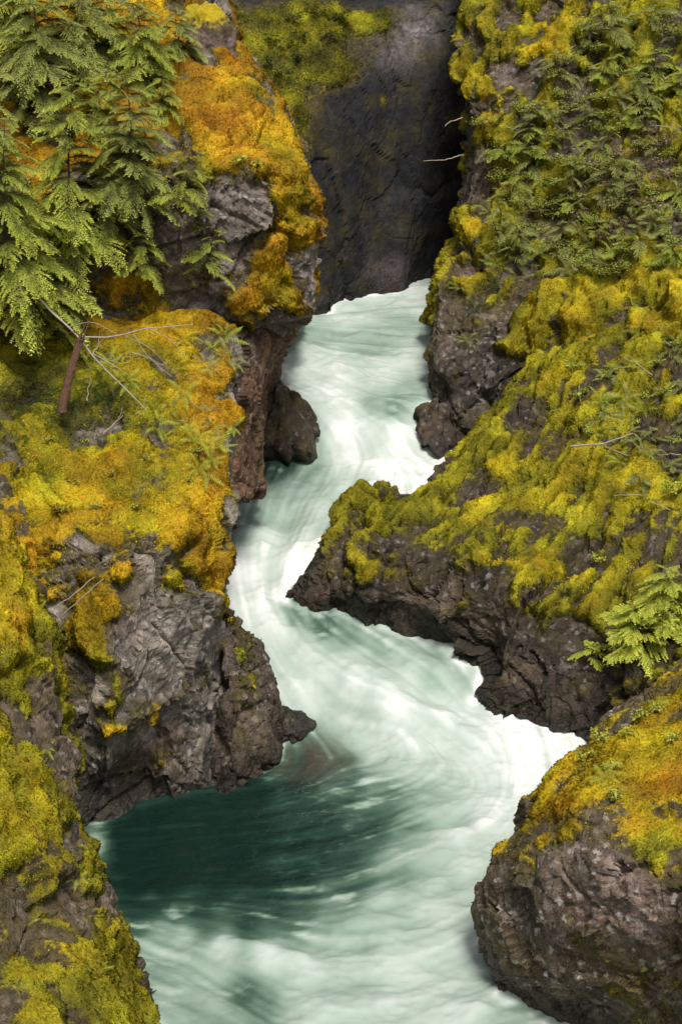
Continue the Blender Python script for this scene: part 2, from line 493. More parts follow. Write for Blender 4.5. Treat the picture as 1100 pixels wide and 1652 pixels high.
# =========================== left bank
near_left = rock_mass("mossy_buttress", [
    [(900, 2300, None), (700, 2200, 13.0), (450, 2050, 12.8), (200, 1900, 12.6), (0, 1760, 12.6), (-260, 1600, 12.6)],
    [(560, 1960, None), (450, 1890, 14.4), (300, 1800, 14.1), (130, 1690, 13.9), (-40, 1600, 13.8), (-280, 1460, 13.8)],
    [(420, 1790, None), (330, 1730, 15.7), (230, 1670, 15.2), (90, 1580, 14.9), (-60, 1500, 14.8), (-260, 1380, 14.6)],
    [(335, 1690, None), (268, 1640, 16.5), (190, 1560, 16.2), (90, 1450, 16.0), (-10, 1340, 15.9), (-220, 1200, 15.8)],
    [(270, 1630, None), (228, 1570, 17.3), (165, 1450, 17.2), (100, 1340, 17.2), (10, 1220, 17.2), (-180, 1080, 17.2)],
    [(238, 1570, None), (205, 1490, 18.1), (150, 1350, 18.2), (95, 1230, 18.4), (20, 1110, 18.6), (-150, 960, 18.7)],
    [(205, 1490, None), (172, 1410, 18.9), (133, 1285, 19.2), (110, 1150, 19.5), (45, 1000, 19.8), (-110, 850, 20)],
    [(160, 1450, None), (130, 1310, 19.7), (134, 1195, 20.1), (115, 1080, 20.5), (60, 910, 21.1), (-60, 720, 21.4)],
    [(100, 1430, None), (100, 1310, 20.6), (115, 1190, 21), (100, 1080, 21.4), (40, 900, 22), (-70, 730, 22.5)],
    [(40, 1400, None), (40, 1310, 21.6), (50, 1190, 22), (40, 1080, 22.4), (0, 900, 23), (-90, 730, 23.5)],
], res=.04, seed=1, rock=(.115, .09, .07), facet=.26, facet_s=.8, moss0=.46, hue0=.66, lichen=.5,
    moss=[(70, 1420, 45, .2), (60, 1130, 35, .2), (30, 1600, 40, .2), (90, 1260, 30, .25), (180, 1480, 35, .2), (120, 1520, 50, .0), (110, 1160, 45, .05), (120, 1600, 45, .15), (200, 1560, 35, .3), (20, 1420, 30, .1), (40, 1190, 40, .35), (150, 1400, 30, .3), (30, 900, 90, .9), (60, 1290, 60, .7), (60, 1560, 50, .55)],
    hue=[(30, 850, 90, .3), (50, 1000, 60, .35), (100, 1010, 30, .75), (60, 1300, 80, .62), (200, 1620, 80, .85)], tufts=5200)

left_cliff = rock_mass("grey_cliff", [
    [(-60, 1450, None), (-60, 1250, 20.8), (-40, 1100, 21.2), (0, 980, 21.7), (20, 880, 22.2), (0, 800, 23), (-60, 700, 24.3), (-200, 560, 26), (-320, 420, 29)],
    [(60, 1410, None), (70, 1250, 21.4), (80, 1100, 21.8), (80, 980, 22.1), (70, 890, 22.5), (60, 820, 23.2), (10, 730, 24.3), (-80, 590, 26), (-160, 450, 28.8)],
    [(165, 1352, None), (165, 1290, 21.9), (160, 1200, 21.5), (150, 1080, 21.7), (150, 960, 22), (140, 875, 22.4), (120, 800, 23.4), (80, 640, 26), (40, 470, 28.8)],
    [(225, 1325, None), (205, 1270, 22.3), (200, 1180, 21.6), (205, 1080, 21.7), (205, 960, 22.0), (205, 872, 22.4), (200, 790, 23.7), (165, 640, 26.0), (140, 490, 28.6)],
    [(290, 1300, None), (275, 1240, 22.5), (275, 1130, 22.1), (275, 1040, 22.1), (275, 950, 22.3), (275, 868, 22.6), (272, 780, 24), (255, 640, 26.2), (240, 500, 28.5)],
    [(350, 1285, None), (340, 1220, 22.9), (335, 1130, 22.7), (335, 1040, 22.7), (335, 950, 22.9), (335, 880, 23.2), (340, 790, 24.4), (330, 650, 26.4), (320, 500, 28.6)],
    [(378, 1275, None), (374, 1220, 23.9), (371, 1130, 23.8), (370, 1040, 23.8), (370, 960, 24), (376, 880, 24.3), (386, 780, 25.3), (386, 660, 26.7), (388, 520, 28.8)],
    [(372, 1000, 26.6), (372, 985, 26.6), (371, 970, 26.6), (370, 950, 26.6), (368, 920, 26.6), (372, 870, 26.6), (380, 790, 27), (380, 680, 28), (386, 540, 30)],
    [(372, 1000, 28.6), (370, 985, 28.6), (369, 970, 28.6), (366, 950, 28.6), (360, 920, 28.6), (355, 870, 28.6), (350, 790, 29), (350, 680, 30), (350, 560, 32)],
], res=.042, seed=2, rock=(.22, .198, .178), facet=.26, facet_s=.85, ext=-4, strat=(.1, 0, 1, .6), lump=.34, moss0=.22, up=.9, hue0=.26, lichen=.8,
    moss=[(60, 900, 60, .6), (170, 840, 50, .75), (280, 820, 60, .9), (350, 830, 50, .85), (220, 740, 120, .9), (340, 640, 90, .9), (100, 620, 120, .8), (260, 900, 40, .2),
          (310, 935, 38, .7), (340, 890, 30, .7), (200, 1120, 60, .42), (270, 1040, 60, .18), (200, 1200, 40, .45), (180, 950, 40, .3), (320, 1000, 40, .2), (250, 540, 80, .65), (120, 740, 90, .95), (345, 720, 60, .9), (60, 560, 90, .45), (150, 600, 70, .5), (210, 590, 40, .4), (260, 760, 40, .5), (180, 880, 40, .3), (90, 800, 40, .4)],
    hue=[(340, 640, 70, .03), (300, 600, 50, .15), (200, 800, 120, .38), (60, 740, 60, .55), (320, 940, 50, .6), (200, 650, 90, .75), (70, 610, 150, 1.0), (260, 720, 60, .4), (200, 1120, 90, .75), (250, 540, 60, .55), (150, 760, 60, .35)],
    rockpatch=[(180, 1290, 80, (.04, .034, .03)), (250, 1270, 60, (.07, .056, .045)), (380, 930, 30, (.05, .04, .035)), (160, 1000, 60, (.14, .11, .1)), (300, 1230, 50, (.15, .11, .085))], tufts=5200)

low_rock = rock_mass("dark_shoulder_rock", [
    [(300, 1310, None), (300, 1240, 23.4), (320, 1150, 23.8), (340, 1060, 24.3), (355, 1000, 25), (340, 1000, 26)],
    [(372, 1295, None), (365, 1230, 22.95), (365, 1150, 23.3), (365, 1060, 23.8), (368, 1000, 24.6), (355, 990, 26)],
    [(420, 1262, None), (412, 1200, 23.3), (405, 1130, 23.6), (395, 1050, 24.2), (380, 988, 25.2), (360, 985, 26.5)],
    [(458, 1238, None), (455, 1180, 24), (450, 1120, 24.4), (432, 1050, 25), (402, 1005, 25.7), (370, 990, 26.8)],
    [(462, 1215, None), (462, 1170, 24.8), (458, 1120, 25.1), (442, 1065, 25.6), (415, 1025, 26.3), (370, 1010, 27.2)],
    [(440, 1190, None), (440, 1160, 25.8), (430, 1120, 26.2), (410, 1080, 26.8), (390, 1040, 27.2), (360, 1030, 27.6)],
], res=.03, seed=3, rock=(.075, .058, .046), facet=.2, facet_s=.6, lump=.15, moss0=.22, up=.6, hue0=.85, lichen=.5,
    moss=[(420, 1040, 24, .65), (440, 1080, 20, .6), (410, 1140, 40, .45)], rockpatch=[(400, 1060, 50, (.15, .12, .11))], tufts=500, tuft=.045)

outcrop = rock_mass("overhanging_outcrop", [
    [(-40, 540, 28.4), (-80, 440, 28.6), (-80, 330, 29), (-60, 240, 29.5), (-40, 150, 30.2), (-20, 60, 31.5), (0, -80, 34), (0, -200, 38)],
    [(80, 525, 28.4), (75, 440, 28.6), (80, 340, 29), (90, 240, 29.5), (105, 150, 30.2), (115, 60, 31.5), (125, -80, 34), (125, -200, 38)],
    [(200, 515, 28.6), (205, 430, 28.6), (210, 345, 28.7), (220, 260, 29.2), (230, 175, 30), (232, 120, 31), (230, 30, 32.8), (230, -80, 35), (230, -200, 39)],
    [(310, 530, 28.8), (310, 450, 28.7), (315, 375, 28.7), (320, 290, 28.9), (330, 220, 29.5), (330, 150, 30.6), (330, 100, 31.8), (330, 40, 33.4), (330, -80, 36), (330, -200, 40)],
    [(398, 545, 29.5), (400, 515, 28.9), (402, 470, 28.8), (405, 390, 28.9), (415, 300, 29), (425, 230, 29.5), (420, 165, 30.4), (405, 120, 31.6), (390, 90, 33), (385, 60, 35), (380, 20, 38)],
    [(470, 545, 30.4), (475, 520, 29.5), (478, 480, 29.2), (482, 410, 29.2), (488, 340, 29.3), (490, 280, 29.6), (474, 210, 30.5), (445, 145, 31.8), (425, 112, 33), (415, 112, 35), (400, 100, 38)],
    [(490, 540, 31.4), (495, 528, 30.6), (510, 500, 30.2), (515, 430, 30.2), (518, 370, 30.3), (511, 300, 30.6), (491, 232, 31.2), (460, 175, 32.2), (432, 122, 33.4), (420, 115, 35.5), (400, 110, 38)],
    [(470, 545, 33), (480, 535, 33), (503, 500, 32.5), (510, 430, 32.7), (511, 370, 32.9), (503, 310, 33), (484, 245, 33.4), (458, 190, 34), (428, 130, 35), (412, 120, 37), (395, 115, 39)],
    [(430, 550, 36), (440, 540, 36), (460, 500, 35.5), (470, 430, 35.5), (470, 370, 36), (460, 310, 36), (440, 245, 36.4), (420, 190, 37), (400, 140, 38), (390, 130, 39), (380, 120, 41)],
], res=.05, seed=4, rock=(.24, .21, .198), ext=-5, facet=.30, facet_s=1.0, moss0=.35, up=.6, hue0=.18, lichen=.8,
    moss=[(430, 180, 110, 1.0), (330, 150, 100, .9), (250, 160, 80, .8), (500, 300, 45, 1.0), (524, 400, 28, .9), (490, 480, 40, .95), (430, 490, 50, .9), (440, 320, 46, .0), (410, 400, 45, .0), (370, 440, 40, .15), (470, 310, 25, .1),
          (310, 270, 55, .15), (250, 330, 60, .25), (160, 330, 35, .8), (100, 420, 80, .1), (300, 470, 60, .6), (60, 60, 110, .6), (470, 420, 30, .8), (240, 400, 50, .1)],
    hue=[(430, 200, 90, .2), (480, 230, 40, .45), (515, 330, 60, .48), (330, 140, 80, .14), (350, 220, 60, .1), (480, 490, 50, .45), (300, 480, 70, .45), (310, 270, 50, .9), (160, 330, 50, .15), (430, 120, 40, .5)],
    rockpatch=[(230, 370, 90, (.05, .04, .035)), (300, 290, 50, (.06, .05, .045)), (410, 525, 25, (.3, .26, .24))], tufts=5200)

column = rock_mass("brown_rock_wall", [
    [(345, 900, 27), (350, 800, 27.2), (352, 700, 27.6), (355, 600, 28), (365, 540, 28.6), (370, 505, 29)],
    [(368, 900, 27.9), (372, 800, 27.5), (374, 700, 27.7), (374, 600, 28), (378, 545, 28.6), (385, 505, 29.4)],
    [(378, 890, None), (386, 800, 28.2), (390, 790, 28.2), (394, 700, 28.3), (396, 610, 28.5), (405, 545, 29), (420, 515, 29.8)],
    [(384, 862, None), (392, 815, 29.8), (424, 797, 29.3), (426, 760, 29.3), (424, 700, 29.4), (430, 650, 29.6), (452, 590, 30), (470, 545, 30.4), (480, 515, 31)],
    [(386, 838, None), (390, 815, 31.2), (427, 797, 30.6), (428, 750, 30.8), (430, 700, 31), (440, 640, 31.3), (458, 585, 31.7), (480, 540, 32.2), (495, 510, 32.6)],
    [(400, 770, None), (410, 770, 33.6), (428, 760, 33.6), (430, 720, 33.7), (440, 680, 34), (455, 620, 34.4), (462, 570, 34.8), (485, 535, 35.5), (500, 510, 36)],
    [(420, 640, 37), (425, 630, 37.3), (430, 620, 37.6), (440, 600, 38), (450, 570, 38.4), (470, 540, 39), (490, 520, 39.5), (500, 500, 40)],
], res=.04, seed=5, rock=(.15, .085, .058), facet=.2, facet_s=.75, strat=(0, 0, 1, .55), lump=.12, moss0=.05, up=.4, hue0=.9, lichen=.35,
    rockpatch=[(405, 740, 60, (.21, .115, .075)), (430, 545, 45, (.05, .035, .03)), (450, 580, 30, (.17, .1, .07))], tufts=300)

# =========================== gorge end
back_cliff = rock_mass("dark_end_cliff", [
    [(150, 540, 38), (150, 400, 38.5), (150, 250, 39), (150, 100, 40), (150, -60, 42), (150, -200, 46)],
    [(420, 530, None), (425, 490, 38.7), (425, 400, 38.9), (425, 300, 39.2), (420, 200, 39.9), (410, 100, 41), (400, 0, 42.4), (390, -100, 45), (390, -250, 50)],
    [(515, 506, None), (520, 470, 39.5), (522, 400, 39.7), (520, 300, 40.1), (515, 200, 40.7), (505, 100, 41.6), (495, 0, 42.8), (490, -100, 45), (490, -250, 50)],
    [(546, 494, None), (546, 460, 39.85), (548, 400, 40), (550, 300, 40.4), (550, 200, 40.9), (545, 100, 41.7), (545, 0, 43), (545, -100, 45), (545, -250, 50)],
    [(552, 489, None), (556, 440, 40.05), (560, 380, 40.2), (565, 300, 40.6), (570, 200, 41.1), (575, 120, 41.8), (580, 20, 43.2), (580, -80, 46), (580, -250, 50)],
    [(610, 474, None), (615, 420, 40.75), (620, 360, 40.95), (625, 280, 41.3), (630, 180, 41.8), (640, 100, 42.3), (645, 10, 43.2), (650, -80, 45), (650, -250, 50)],
    [(662, 470, None), (668, 420, 40.95), (675, 360, 41.15), (680, 280, 41.5), (690, 180, 41.9), (695, 100, 42.4), (700, 10, 43.2), (700, -80, 45), (700, -250, 50)],
    [(672, 456, None), (690, 420, 41.5), (715, 360, 41.7), (720, 280, 42), (730, 180, 42.3), (735, 100, 42.7), (740, 10, 43.5), (745, -80, 45.5), (745, -250, 50)],
    [(790, 445, None), (800, 420, 42.3), (810, 360, 42.6), (810, 280, 43), (810, 180, 43.4), (810, 100, 44), (820, 10, 45), (820, -80, 46), (820, -250, 50)],
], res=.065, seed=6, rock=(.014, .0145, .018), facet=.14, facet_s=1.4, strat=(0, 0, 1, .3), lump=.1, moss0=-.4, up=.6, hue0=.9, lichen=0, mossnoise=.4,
    moss=[(430, 60, 120, .8), (500, 40, 70, .8), (560, 20, 60, .8), (610, 10, 40, .7), (550, 90, 45, .65), (490, 170, 60, .65), (510, 230, 30, .55), (640, 152, 16, .7), (600, 60, 30, .35)],
    hue=[(450, 50, 120, .85), (560, 20, 70, .8), (640, 152, 30, .4), (480, 160, 60, .75)],
    rockpatch=[(690, 30, 45, (.16, .145, .15)), (640, 60, 30, (.09, .08, .08)), (530, 480, 30, (.06, .05, .045)), (650, 455, 30, (.12, .1, .11))], tufts=5200)

# =========================== right bank
right_slope = rock_mass("hillside", [
    [(760, 450, None), (765, 440, 43), (770, 410, 43), (780, 340, 43), (790, 250, 43), (790, 150, 43), (800, 50, 43), (800, -80, 43.5), (800, -220, 47)],
    [(702, 462, None), (708, 440, 40), (728, 405, 40), (738, 340, 40.3), (747, 250, 40.5), (748, 170, 40.6), (752, 60, 41), (765, -80, 42), (765, -220, 46)],
    [(692, 650, None), (692, 590, 35.2), (694, 520, 35.5), (706, 450, 36), (727, 405, 37), (738, 365, 37.6), (746, 280, 38.3), (748, 200, 38.8), (727, 120, 39.2), (748, 60, 40), (765, -80, 42), (765, -220, 46)],
    [(716, 735, None), (714, 680, 33.6), (716, 600, 34), (722, 530, 34.6), (737, 455, 35.6), (758, 400, 36.6), (772, 330, 37.5), (782, 250, 38.0), (782, 160, 38.4), (790, 80, 39.3), (800, -80, 41.5), (800, -220, 46)],
    [(790, 780, None), (786, 690, 33.2), (788, 600, 33.6), (795, 520, 34.2), (812, 455, 35.2), (845, 395, 36.1), (860, 315, 36.9), (870, 240, 37.7), (872, 160, 38.5), (866, 60, 39.3), (866, -80, 41.3), (866, -220, 46)],
    [(880, 780, 32.4), (880, 690, 32.8), (885, 600, 33.2), (900, 520, 33.8), (925, 450, 34.6), (950, 380, 35.5), (960, 300, 36.4), (965, 230, 37.2), (970, 150, 38), (970, 50, 39), (970, -80, 41), (970, -220, 46)],
    [(990, 720, 31.5), (990, 640, 31.9), (1000, 560, 32.4), (1010, 490, 33), (1025, 420, 33.9), (1045, 350, 34.9), (1055, 280, 35.9), (1060, 200, 36.9), (1064, 120, 37.8), (1066, 40, 38.8), (1066, -80, 41), (1066, -220, 46)],
    [(1150, 700, 30.5), (1150, 620, 30.9), (1155, 540, 31.4), (1160, 470, 32), (1165, 400, 33), (1170, 330, 34.2), (1175, 260, 35.4), (1180, 190, 36.5), (1180, 110, 37.6), (1180, 30, 38.7), (1180, -80, 41), (1180, -220, 46)],
    [(1380, 640, 29), (1380, 560, 29.4), (1380, 480, 30), (1380, 410, 31), (1380, 340, 32.4), (1380, 260, 34), (1380, 180, 35.5), (1380, 100, 37), (1380, 20, 38.3), (1380, -80, 41), (1380, -220, 46)],
], res=.06, seed=7, rock=(.095, .076, .056), facet=.30, facet_s=1.3, lump=.5, ext=6, groove=(.4, .6, .6, 1.6, .24), moss0=.32, up=.5, hue0=.72, lichen=.5,
    moss=[(720, 600, 70, -.4), (715, 690, 60, -.4), (760, 620, 70, -.3), (700, 520, 60, -.3), (705, 455, 40, -.4), (735, 420, 30, -.2), (705, 550, 40, -.4), (800, 560, 50, .05), (752, 492, 22, .6), (750, 250, 30, .1), (750, 330, 25, .1), (760, 140, 45, .95), (740, 90, 35, .9), (885, 35, 65, 1.0), (800, 60, 40, .15),
          (930, 480, 80, .65), (1040, 470, 80, .68), (840, 480, 40, .8), (860, 120, 35, .1), (810, 170, 40, .6), (1000, 330, 80, .42), (960, 620, 60, .55), (1000, 160, 90, .5), (900, 250, 70, .55), (1040, 60, 80, .5)],
    hue=[(760, 140, 60, .35), (885, 35, 80, .4), (930, 500, 120, .55), (1050, 480, 100, .5), (1000, 300, 150, .78), (1000, 120, 140, .76), (850, 250, 90, .74), (1050, 30, 80, .76), (740, 480, 40, .55), (750, 335, 25, .4)],
    rockpatch=[(720, 600, 80, (.042, .034, .03)), (755, 250, 35, (.25, .2, .18)), (800, 560, 60, (.04, .033, .028)), (800, 70, 50, (.17, .14, .13)), (735, 400, 30, (.2, .15, .13))], tufts=5200)

spur = rock_mass("rock_spur", [
    [(459, 958, None), (460, 958, 28.3), (463, 950, 28.5), (468, 945, 28.7), (472, 938, 28.9), (476, 934, 29.1), (480, 936, 29.4), (485, 945, 30), (495, 970, 31)],
    [(463, 966, None), (468, 950, 28.0), (474, 940, 28.2), (479, 930, 28.4), (485, 918, 28.7), (490, 910, 29), (493, 912, 29.5), (500, 930, 30.2), (505, 960, 31.2)],
    [(502, 988, None), (507, 960, 27.5), (514, 925, 27.8), (520, 893, 28.2), (527, 862, 28.7), (534, 832, 29.2), (536, 828, 29.9), (540, 850, 30.8), (545, 900, 31.6)],
    [(548, 998, None), (552, 960, 27.1), (562, 915, 27.3), (570, 880, 27.7), (574, 825, 28.8), (580, 778, 29.7), (584, 772, 30.5), (588, 790, 31.5), (590, 840, 32.5)],
    [(630, 1022, None), (636, 970, 26.7), (642, 920, 26.9), (647, 880, 27.3), (652, 830, 28.6), (655, 792, 29.7), (658, 784, 30.6), (664, 800, 31.6), (670, 840, 32.6)],
    [(702, 1042, None), (708, 985, 26.3), (718, 930, 26.6), (726, 880, 27.1), (722, 815, 28.8), (704, 754, 30.6), (712, 744, 31.6), (720, 760, 32.5), (728, 800, 33)],
    [(782, 1092, None), (785, 1030, 25.7), (792, 960, 26.0), (800, 900, 26.6), (800, 820, 28.4), (770, 712, 31.0), (775, 690, 32.2), (795, 700, 33.2), (805, 740, 33.6)],
    [(788, 1140, None), (805, 1080, 25.2), (832, 1000, 25.5), (858, 935, 26.1), (872, 830, 28.0), (845, 650, 31.6), (845, 590, 33), (860, 590, 33.8), (870, 620, 34.4)],
    [(925, 1192, None), (926, 1120, 24.7), (936, 1050, 25), (955, 960, 25.7), (972, 850, 27.4), (955, 690, 30), (930, 560, 32.5), (935, 530, 33.6), (940, 540, 34.6)],
    [(1005, 1225, None), (1010, 1150, 23.9), (1020, 1070, 24.2), (1040, 1000, 24.7), (1060, 890, 26.3), (1060, 720, 28.9), (1030, 570, 31.6), (1030, 520, 33), (1030, 520, 34.6)],
    [(1110, 1260, None), (1120, 1180, 23.1), (1130, 1090, 23.4), (1145, 1010, 24), (1155, 900, 25.6), (1160, 740, 28.2), (1140, 580, 31), (1130, 500, 32.8), (1130, 490, 34.6)],
    [(1300, 1330, None), (1300, 1230, 21.9), (1300, 1130, 22.3), (1310, 1030, 23), (1320, 900, 24.8), (1320, 740, 27.4), (1300, 580, 30.3), (1300, 490, 32.5), (1300, 470, 34.6)],
], res=.042, seed=8, rock=(.048, .037, .028), facet=.24, lump=.22, facet_s=.85, strat=(.52, .8, .3, .38), ext=6, groove=(.52, .8, .3, 2.3, .24), moss0=.30, up=.5, hue0=.68, lichen=.35,
    moss=[(600, 950, 80, -.4), (680, 960, 80, -.4), (760, 980, 80, -.35), (820, 1060, 90, -.3), (900, 1120, 80, -.3), (560, 880, 60, .05), (650, 890, 40, .1), (790, 930, 40, .0), (520, 940, 40, .1), (620, 900, 40, .1), (560, 890, 30, .3), (730, 920, 50, .1),
          (680, 800, 50, .6), (620, 800, 40, .6), (850, 880, 42, .95), (930, 830, 60, .5), (860, 740, 80, .55), (960, 640, 80, .55), (880, 970, 40, .6), (900, 1040, 40, .3), (980, 760, 60, .5), (1040, 960, 50, .5), (700, 860, 30, .7)],
    hue=[(850, 890, 50, .58), (860, 740, 90, .62), (960, 640, 80, .6), (620, 800, 60, .75), (880, 990, 50, .85), (1000, 800, 60, .6), (700, 860, 40, .7)],
    rockpatch=[(600, 940, 80, (.07, .053, .038)), (500, 950, 40, (.085, .058, .042)), (840, 1080, 90, (.05, .038, .03)), (930, 1140, 60, (.055, .038, .028)), (560, 995, 50, (.04, .035, .025))], tufts=5200)

boulder = rock_mass("riverside_boulder", [
    [(1000, 1650, 21.5), (980, 1500, 21.5), (970, 1400, 21.6), (970, 1330, 21.8), (985, 1270, 22), (1010, 1200, 22.2), (1060, 1130, 22.5), (1140, 1080, 23)],
    [(850, 1580, None), (812, 1540, 19.4), (800, 1450, 19.5), (815, 1380, 19.7), (850, 1325, 20), (885, 1265, 20.4), (945, 1195, 20.9), (1010, 1130, 21.6), (1100, 1070, 22.4)],
    [(800, 1618, None), (770, 1550, 18.2), (758, 1455, 18.3), (778, 1385, 18.5), (826, 1330, 18.9), (838, 1288, 19.3), (875, 1236, 19.7), (940, 1184, 20.4), (1010, 1115, 21.4), (1100, 1055, 22.2)],
    [(868, 1645, None), (852, 1560, 17.2), (846, 1460, 17.2), (852, 1380, 17.5), (876, 1320, 18), (892, 1270, 18.6), (924, 1218, 19.3), (980, 1165, 20.1), (1060, 1090, 21.2), (1140, 1040, 22)],
    [(962, 1690, None), (952, 1580, 16.5), (946, 1480, 16.4), (946, 1380, 16.7), (952, 1310, 17.3), (967, 1260, 18), (992, 1207, 18.8), (1042, 1148, 19.7), (1110, 1075, 20.9), (1180, 1020, 21.8)],
    [(1062, 1740, None), (1050, 1600, 15.9), (1046, 1500, 15.8), (1042, 1400, 16.1), (1042, 1325, 16.9), (1052, 1268, 17.7), (1074, 1208, 18.5), (1114, 1138, 19.4), (1170, 1060, 20.6), (1230, 1000, 21.5)],
    [(1190, 1780, None), (1165, 1620, 15.1), (1155, 1500, 15.1), (1145, 1400, 15.7), (1142, 1325, 16.5), (1152, 1262, 17.4), (1165, 1200, 18.2), (1195, 1130, 19.2), (1250, 1040, 20.4), (1300, 980, 21.3)],
    [(1400, 1850, None), (1380, 1650, 14), (1370, 1500, 14.2), (1350, 1400, 15), (1340, 1325, 16), (1340, 1260, 17), (1350, 1190, 18), (1370, 1110, 19), (1400, 1030, 20.2), (1450, 960, 21.2)],
], res=.033, seed=9, rock=(.115, .088, .068), ext=3.5, facet=.15, facet_s=.65, lump=.14, moss0=.28, up=.75, hue0=.4, lichen=1.0,
    moss=[(860, 1420, 90, .0), (930, 1400, 90, .0), (900, 1520, 100, .02), (820, 1480, 60, .02), (1000, 1450, 70, .1), (1060, 1400, 40, .5), (1080, 1300, 50, .7), (1040, 1115, 50, .85), (1085, 1140, 50, .9), (1000, 1160, 40, .8), (1090, 1085, 40, .8), (880, 1270, 45, .75), (990, 1210, 80, .8), (1070, 1230, 70, 1.0), (1000, 1600, 60, .35), (1070, 1560, 40, .8), (1060, 1620, 30, .8), (1090, 1490, 40, .7), (930, 1290, 25, .2)],
    hue=[(1070, 1230, 60, .06), (880, 1270, 50, .2), (1000, 1190, 60, .45), (1060, 1120, 50, .3), (1040, 1340, 50, .8), (1070, 1600, 60, .62), (1090, 1450, 40, .75), (980, 1300, 60, .35)],
    rockpatch=[(900, 1340, 60, (.22, .17, .175)), (1000, 1410, 60, (.25, .185, .16)), (930, 1520, 50, (.24, .17, .15)), (880, 1460, 40, (.2, .15, .13)), (1020, 1480, 40, (.3, .22, .19)), (830, 1560, 60, (.075, .058, .04)), (950, 1590, 60, (.09, .06, .04))], tufts=5200)

tag(near_left, "mossy yellow green rock buttress filling the lower left corner beside the dark pool", "rock")
tag(left_cliff, "grey lichened cliff with golden moss on its top and the dark pool at its foot", "cliff")
tag(low_rock, "dark brown rock shoulder at the water's edge under the grey cliff", "rock")
tag(outcrop, "overhanging grey outcrop with a cap of bright golden moss and conifers on it", "outcrop")
tag(column, "bare brown rock wall under the overhang, beside the narrow river", "rock wall")
tag(back_cliff, "dark bare cliff closing the far end of the gorge behind the river", "cliff")
tag(right_slope, "fern covered upper slope of the right bank", None, None, 'structure')
tag(spur, "dark rock spur with yellow moss streaks jutting into the river from the right bank", "rock")
tag(boulder, "big rounded speckled boulder with orange moss on top in the lower right corner", "boulder")

def boulder_mesh(name, c, rad, seed, rock, label, rot=0, squash=None, **kw):
    """a free-standing closed rock: a warped ball broken into facets"""
    nu, nv = 90, 60
    u = np.linspace(0, 2 * np.pi, nu, endpoint=False); v = np.linspace(-np.pi / 2, np.pi / 2, nv)
    U, Vv = np.meshgrid(u, v)
    D = np.stack([np.cos(Vv) * np.cos(U), np.cos(Vv) * np.sin(U), np.sin(Vv)], -1).reshape(-1, 3)
    p = D * (1 + .5 * (fbm(D * 1.3 + seed, 3, seed) - .5)[:, None])
    f1, f2, cid, cp = worley(D * 1.7 + seed, seed + 3)
    off = _hash(cid[:, 0], cid[:, 1], cid[:, 2], seed) - .5
    nv_ = np.stack([_hash(cid[:, 0], cid[:, 1], cid[:, 2], seed + k) - .5 for k in (5, 6, 7)], 1)
    p *= (1 + .22 * off + .5 * ((D * 1.7 + seed - cp) * nv_).sum(1) - .05 * (1 - smooth(0, .12, f2 - f1)))[:, None]
    p *= (1 + .1 * (fbm(D * 6, 4, seed + 9) - .5))[:, None]
    if squash: p = squash(p)
    p = p * np.array(rad)
    ca, sa = math.cos(rot), math.sin(rot)
    p = np.stack([p[:, 0] * ca - p[:, 1] * sa, p[:, 0] * sa + p[:, 1] * ca, p[:, 2]], 1)
    idx = np.arange(nu * nv).reshape(nv, nu); nx = np.roll(idx, -1, 1)
    faces = np.stack([idx[:-1], nx[:-1], nx[1:], idx[1:]], -1).reshape(-1, 4)
    Wp = p + np.array(c)
    below = Wp[:, 2] - zw(Wp[:, 1])
    n_ = len(p)
    upn = D[:, 2]
    mf = kw.get('moss0', .1) + .5 * (upn - .3) * kw.get('up', .5) + .8 * (fbm(Wp * 1.5, 4, seed) - .5)
    rc = np.tile(np.array(rock), (n_, 1))
    me = raw_mesh(name, p, faces, M_ROCK, {'rockcol': rc, 'mosscol': moss_rgb(np.full(n_, kw.get('hue', .9)) + .5 * (fbm(Wp * 2, 3, seed) - .5)), 'moss': mf,
                  'wet': 1 - smooth(.05, .5, below), 'lichen': np.full(n_, kw.get('lichen', .3))})
    o = link(name, me, None, c)
    return tag(o, label, "rock")

def taper(k):
    def f(p):
        s = 1 - k * np.clip(p[:, 2:3], -1, 1)
        q = p.copy(); q[:, :2] *= s
        return q
    return f
c = at(462, 712, 33.0)
boulder_mesh("river_rock", (c[0] - .1, 33.4, c[2] + .05), (.78, .8, 1.25), 21, (.07, .055, .042), "small dark triangular rock at the foot of the brown rock wall", squash=taper(.45))
c = at(697, 685, 33.9)
boulder_mesh("river_rock", (c[0] + .05, 33.7, c[2] - .12), (.55, .7, .62), 22, (.06, .045, .042), "little black rock at the foot of the dark right wall", squash=taper(.3))
c = at(462, 1158, 24.7)
boulder_mesh("river_rock", (c[0], 24.75, c[2] - .12), (.36, .42, .18), 23, (.05, .044, .036), "low wet ledge trailing from the dark shoulder into the foam", rot=-.25, squash=taper(.35), moss0=.1, hue=.95)
c = at(330, 70, 33)
o = boulder_mesh("pink_rock", (c[0] + .1, 33.2, c[2] + .0), (.55, .6, .75), 24, (.25, .19, .18), "pinkish rock knob with a yellow moss cap above the golden outcrop", moss0=.3, up=1.6, hue=.55, lichen=.6)

# =========================== bed and river
g = link("ground", raw_mesh("ground", [(-300, -300, -1.6), (300, -300, -1.6), (300, 300, -1.6), (-300, 300, -1.6)], [(0, 1, 2, 3)], M_BED))
tag(g, "dark gravelly ground under the river and banks", None, None, 'structure')

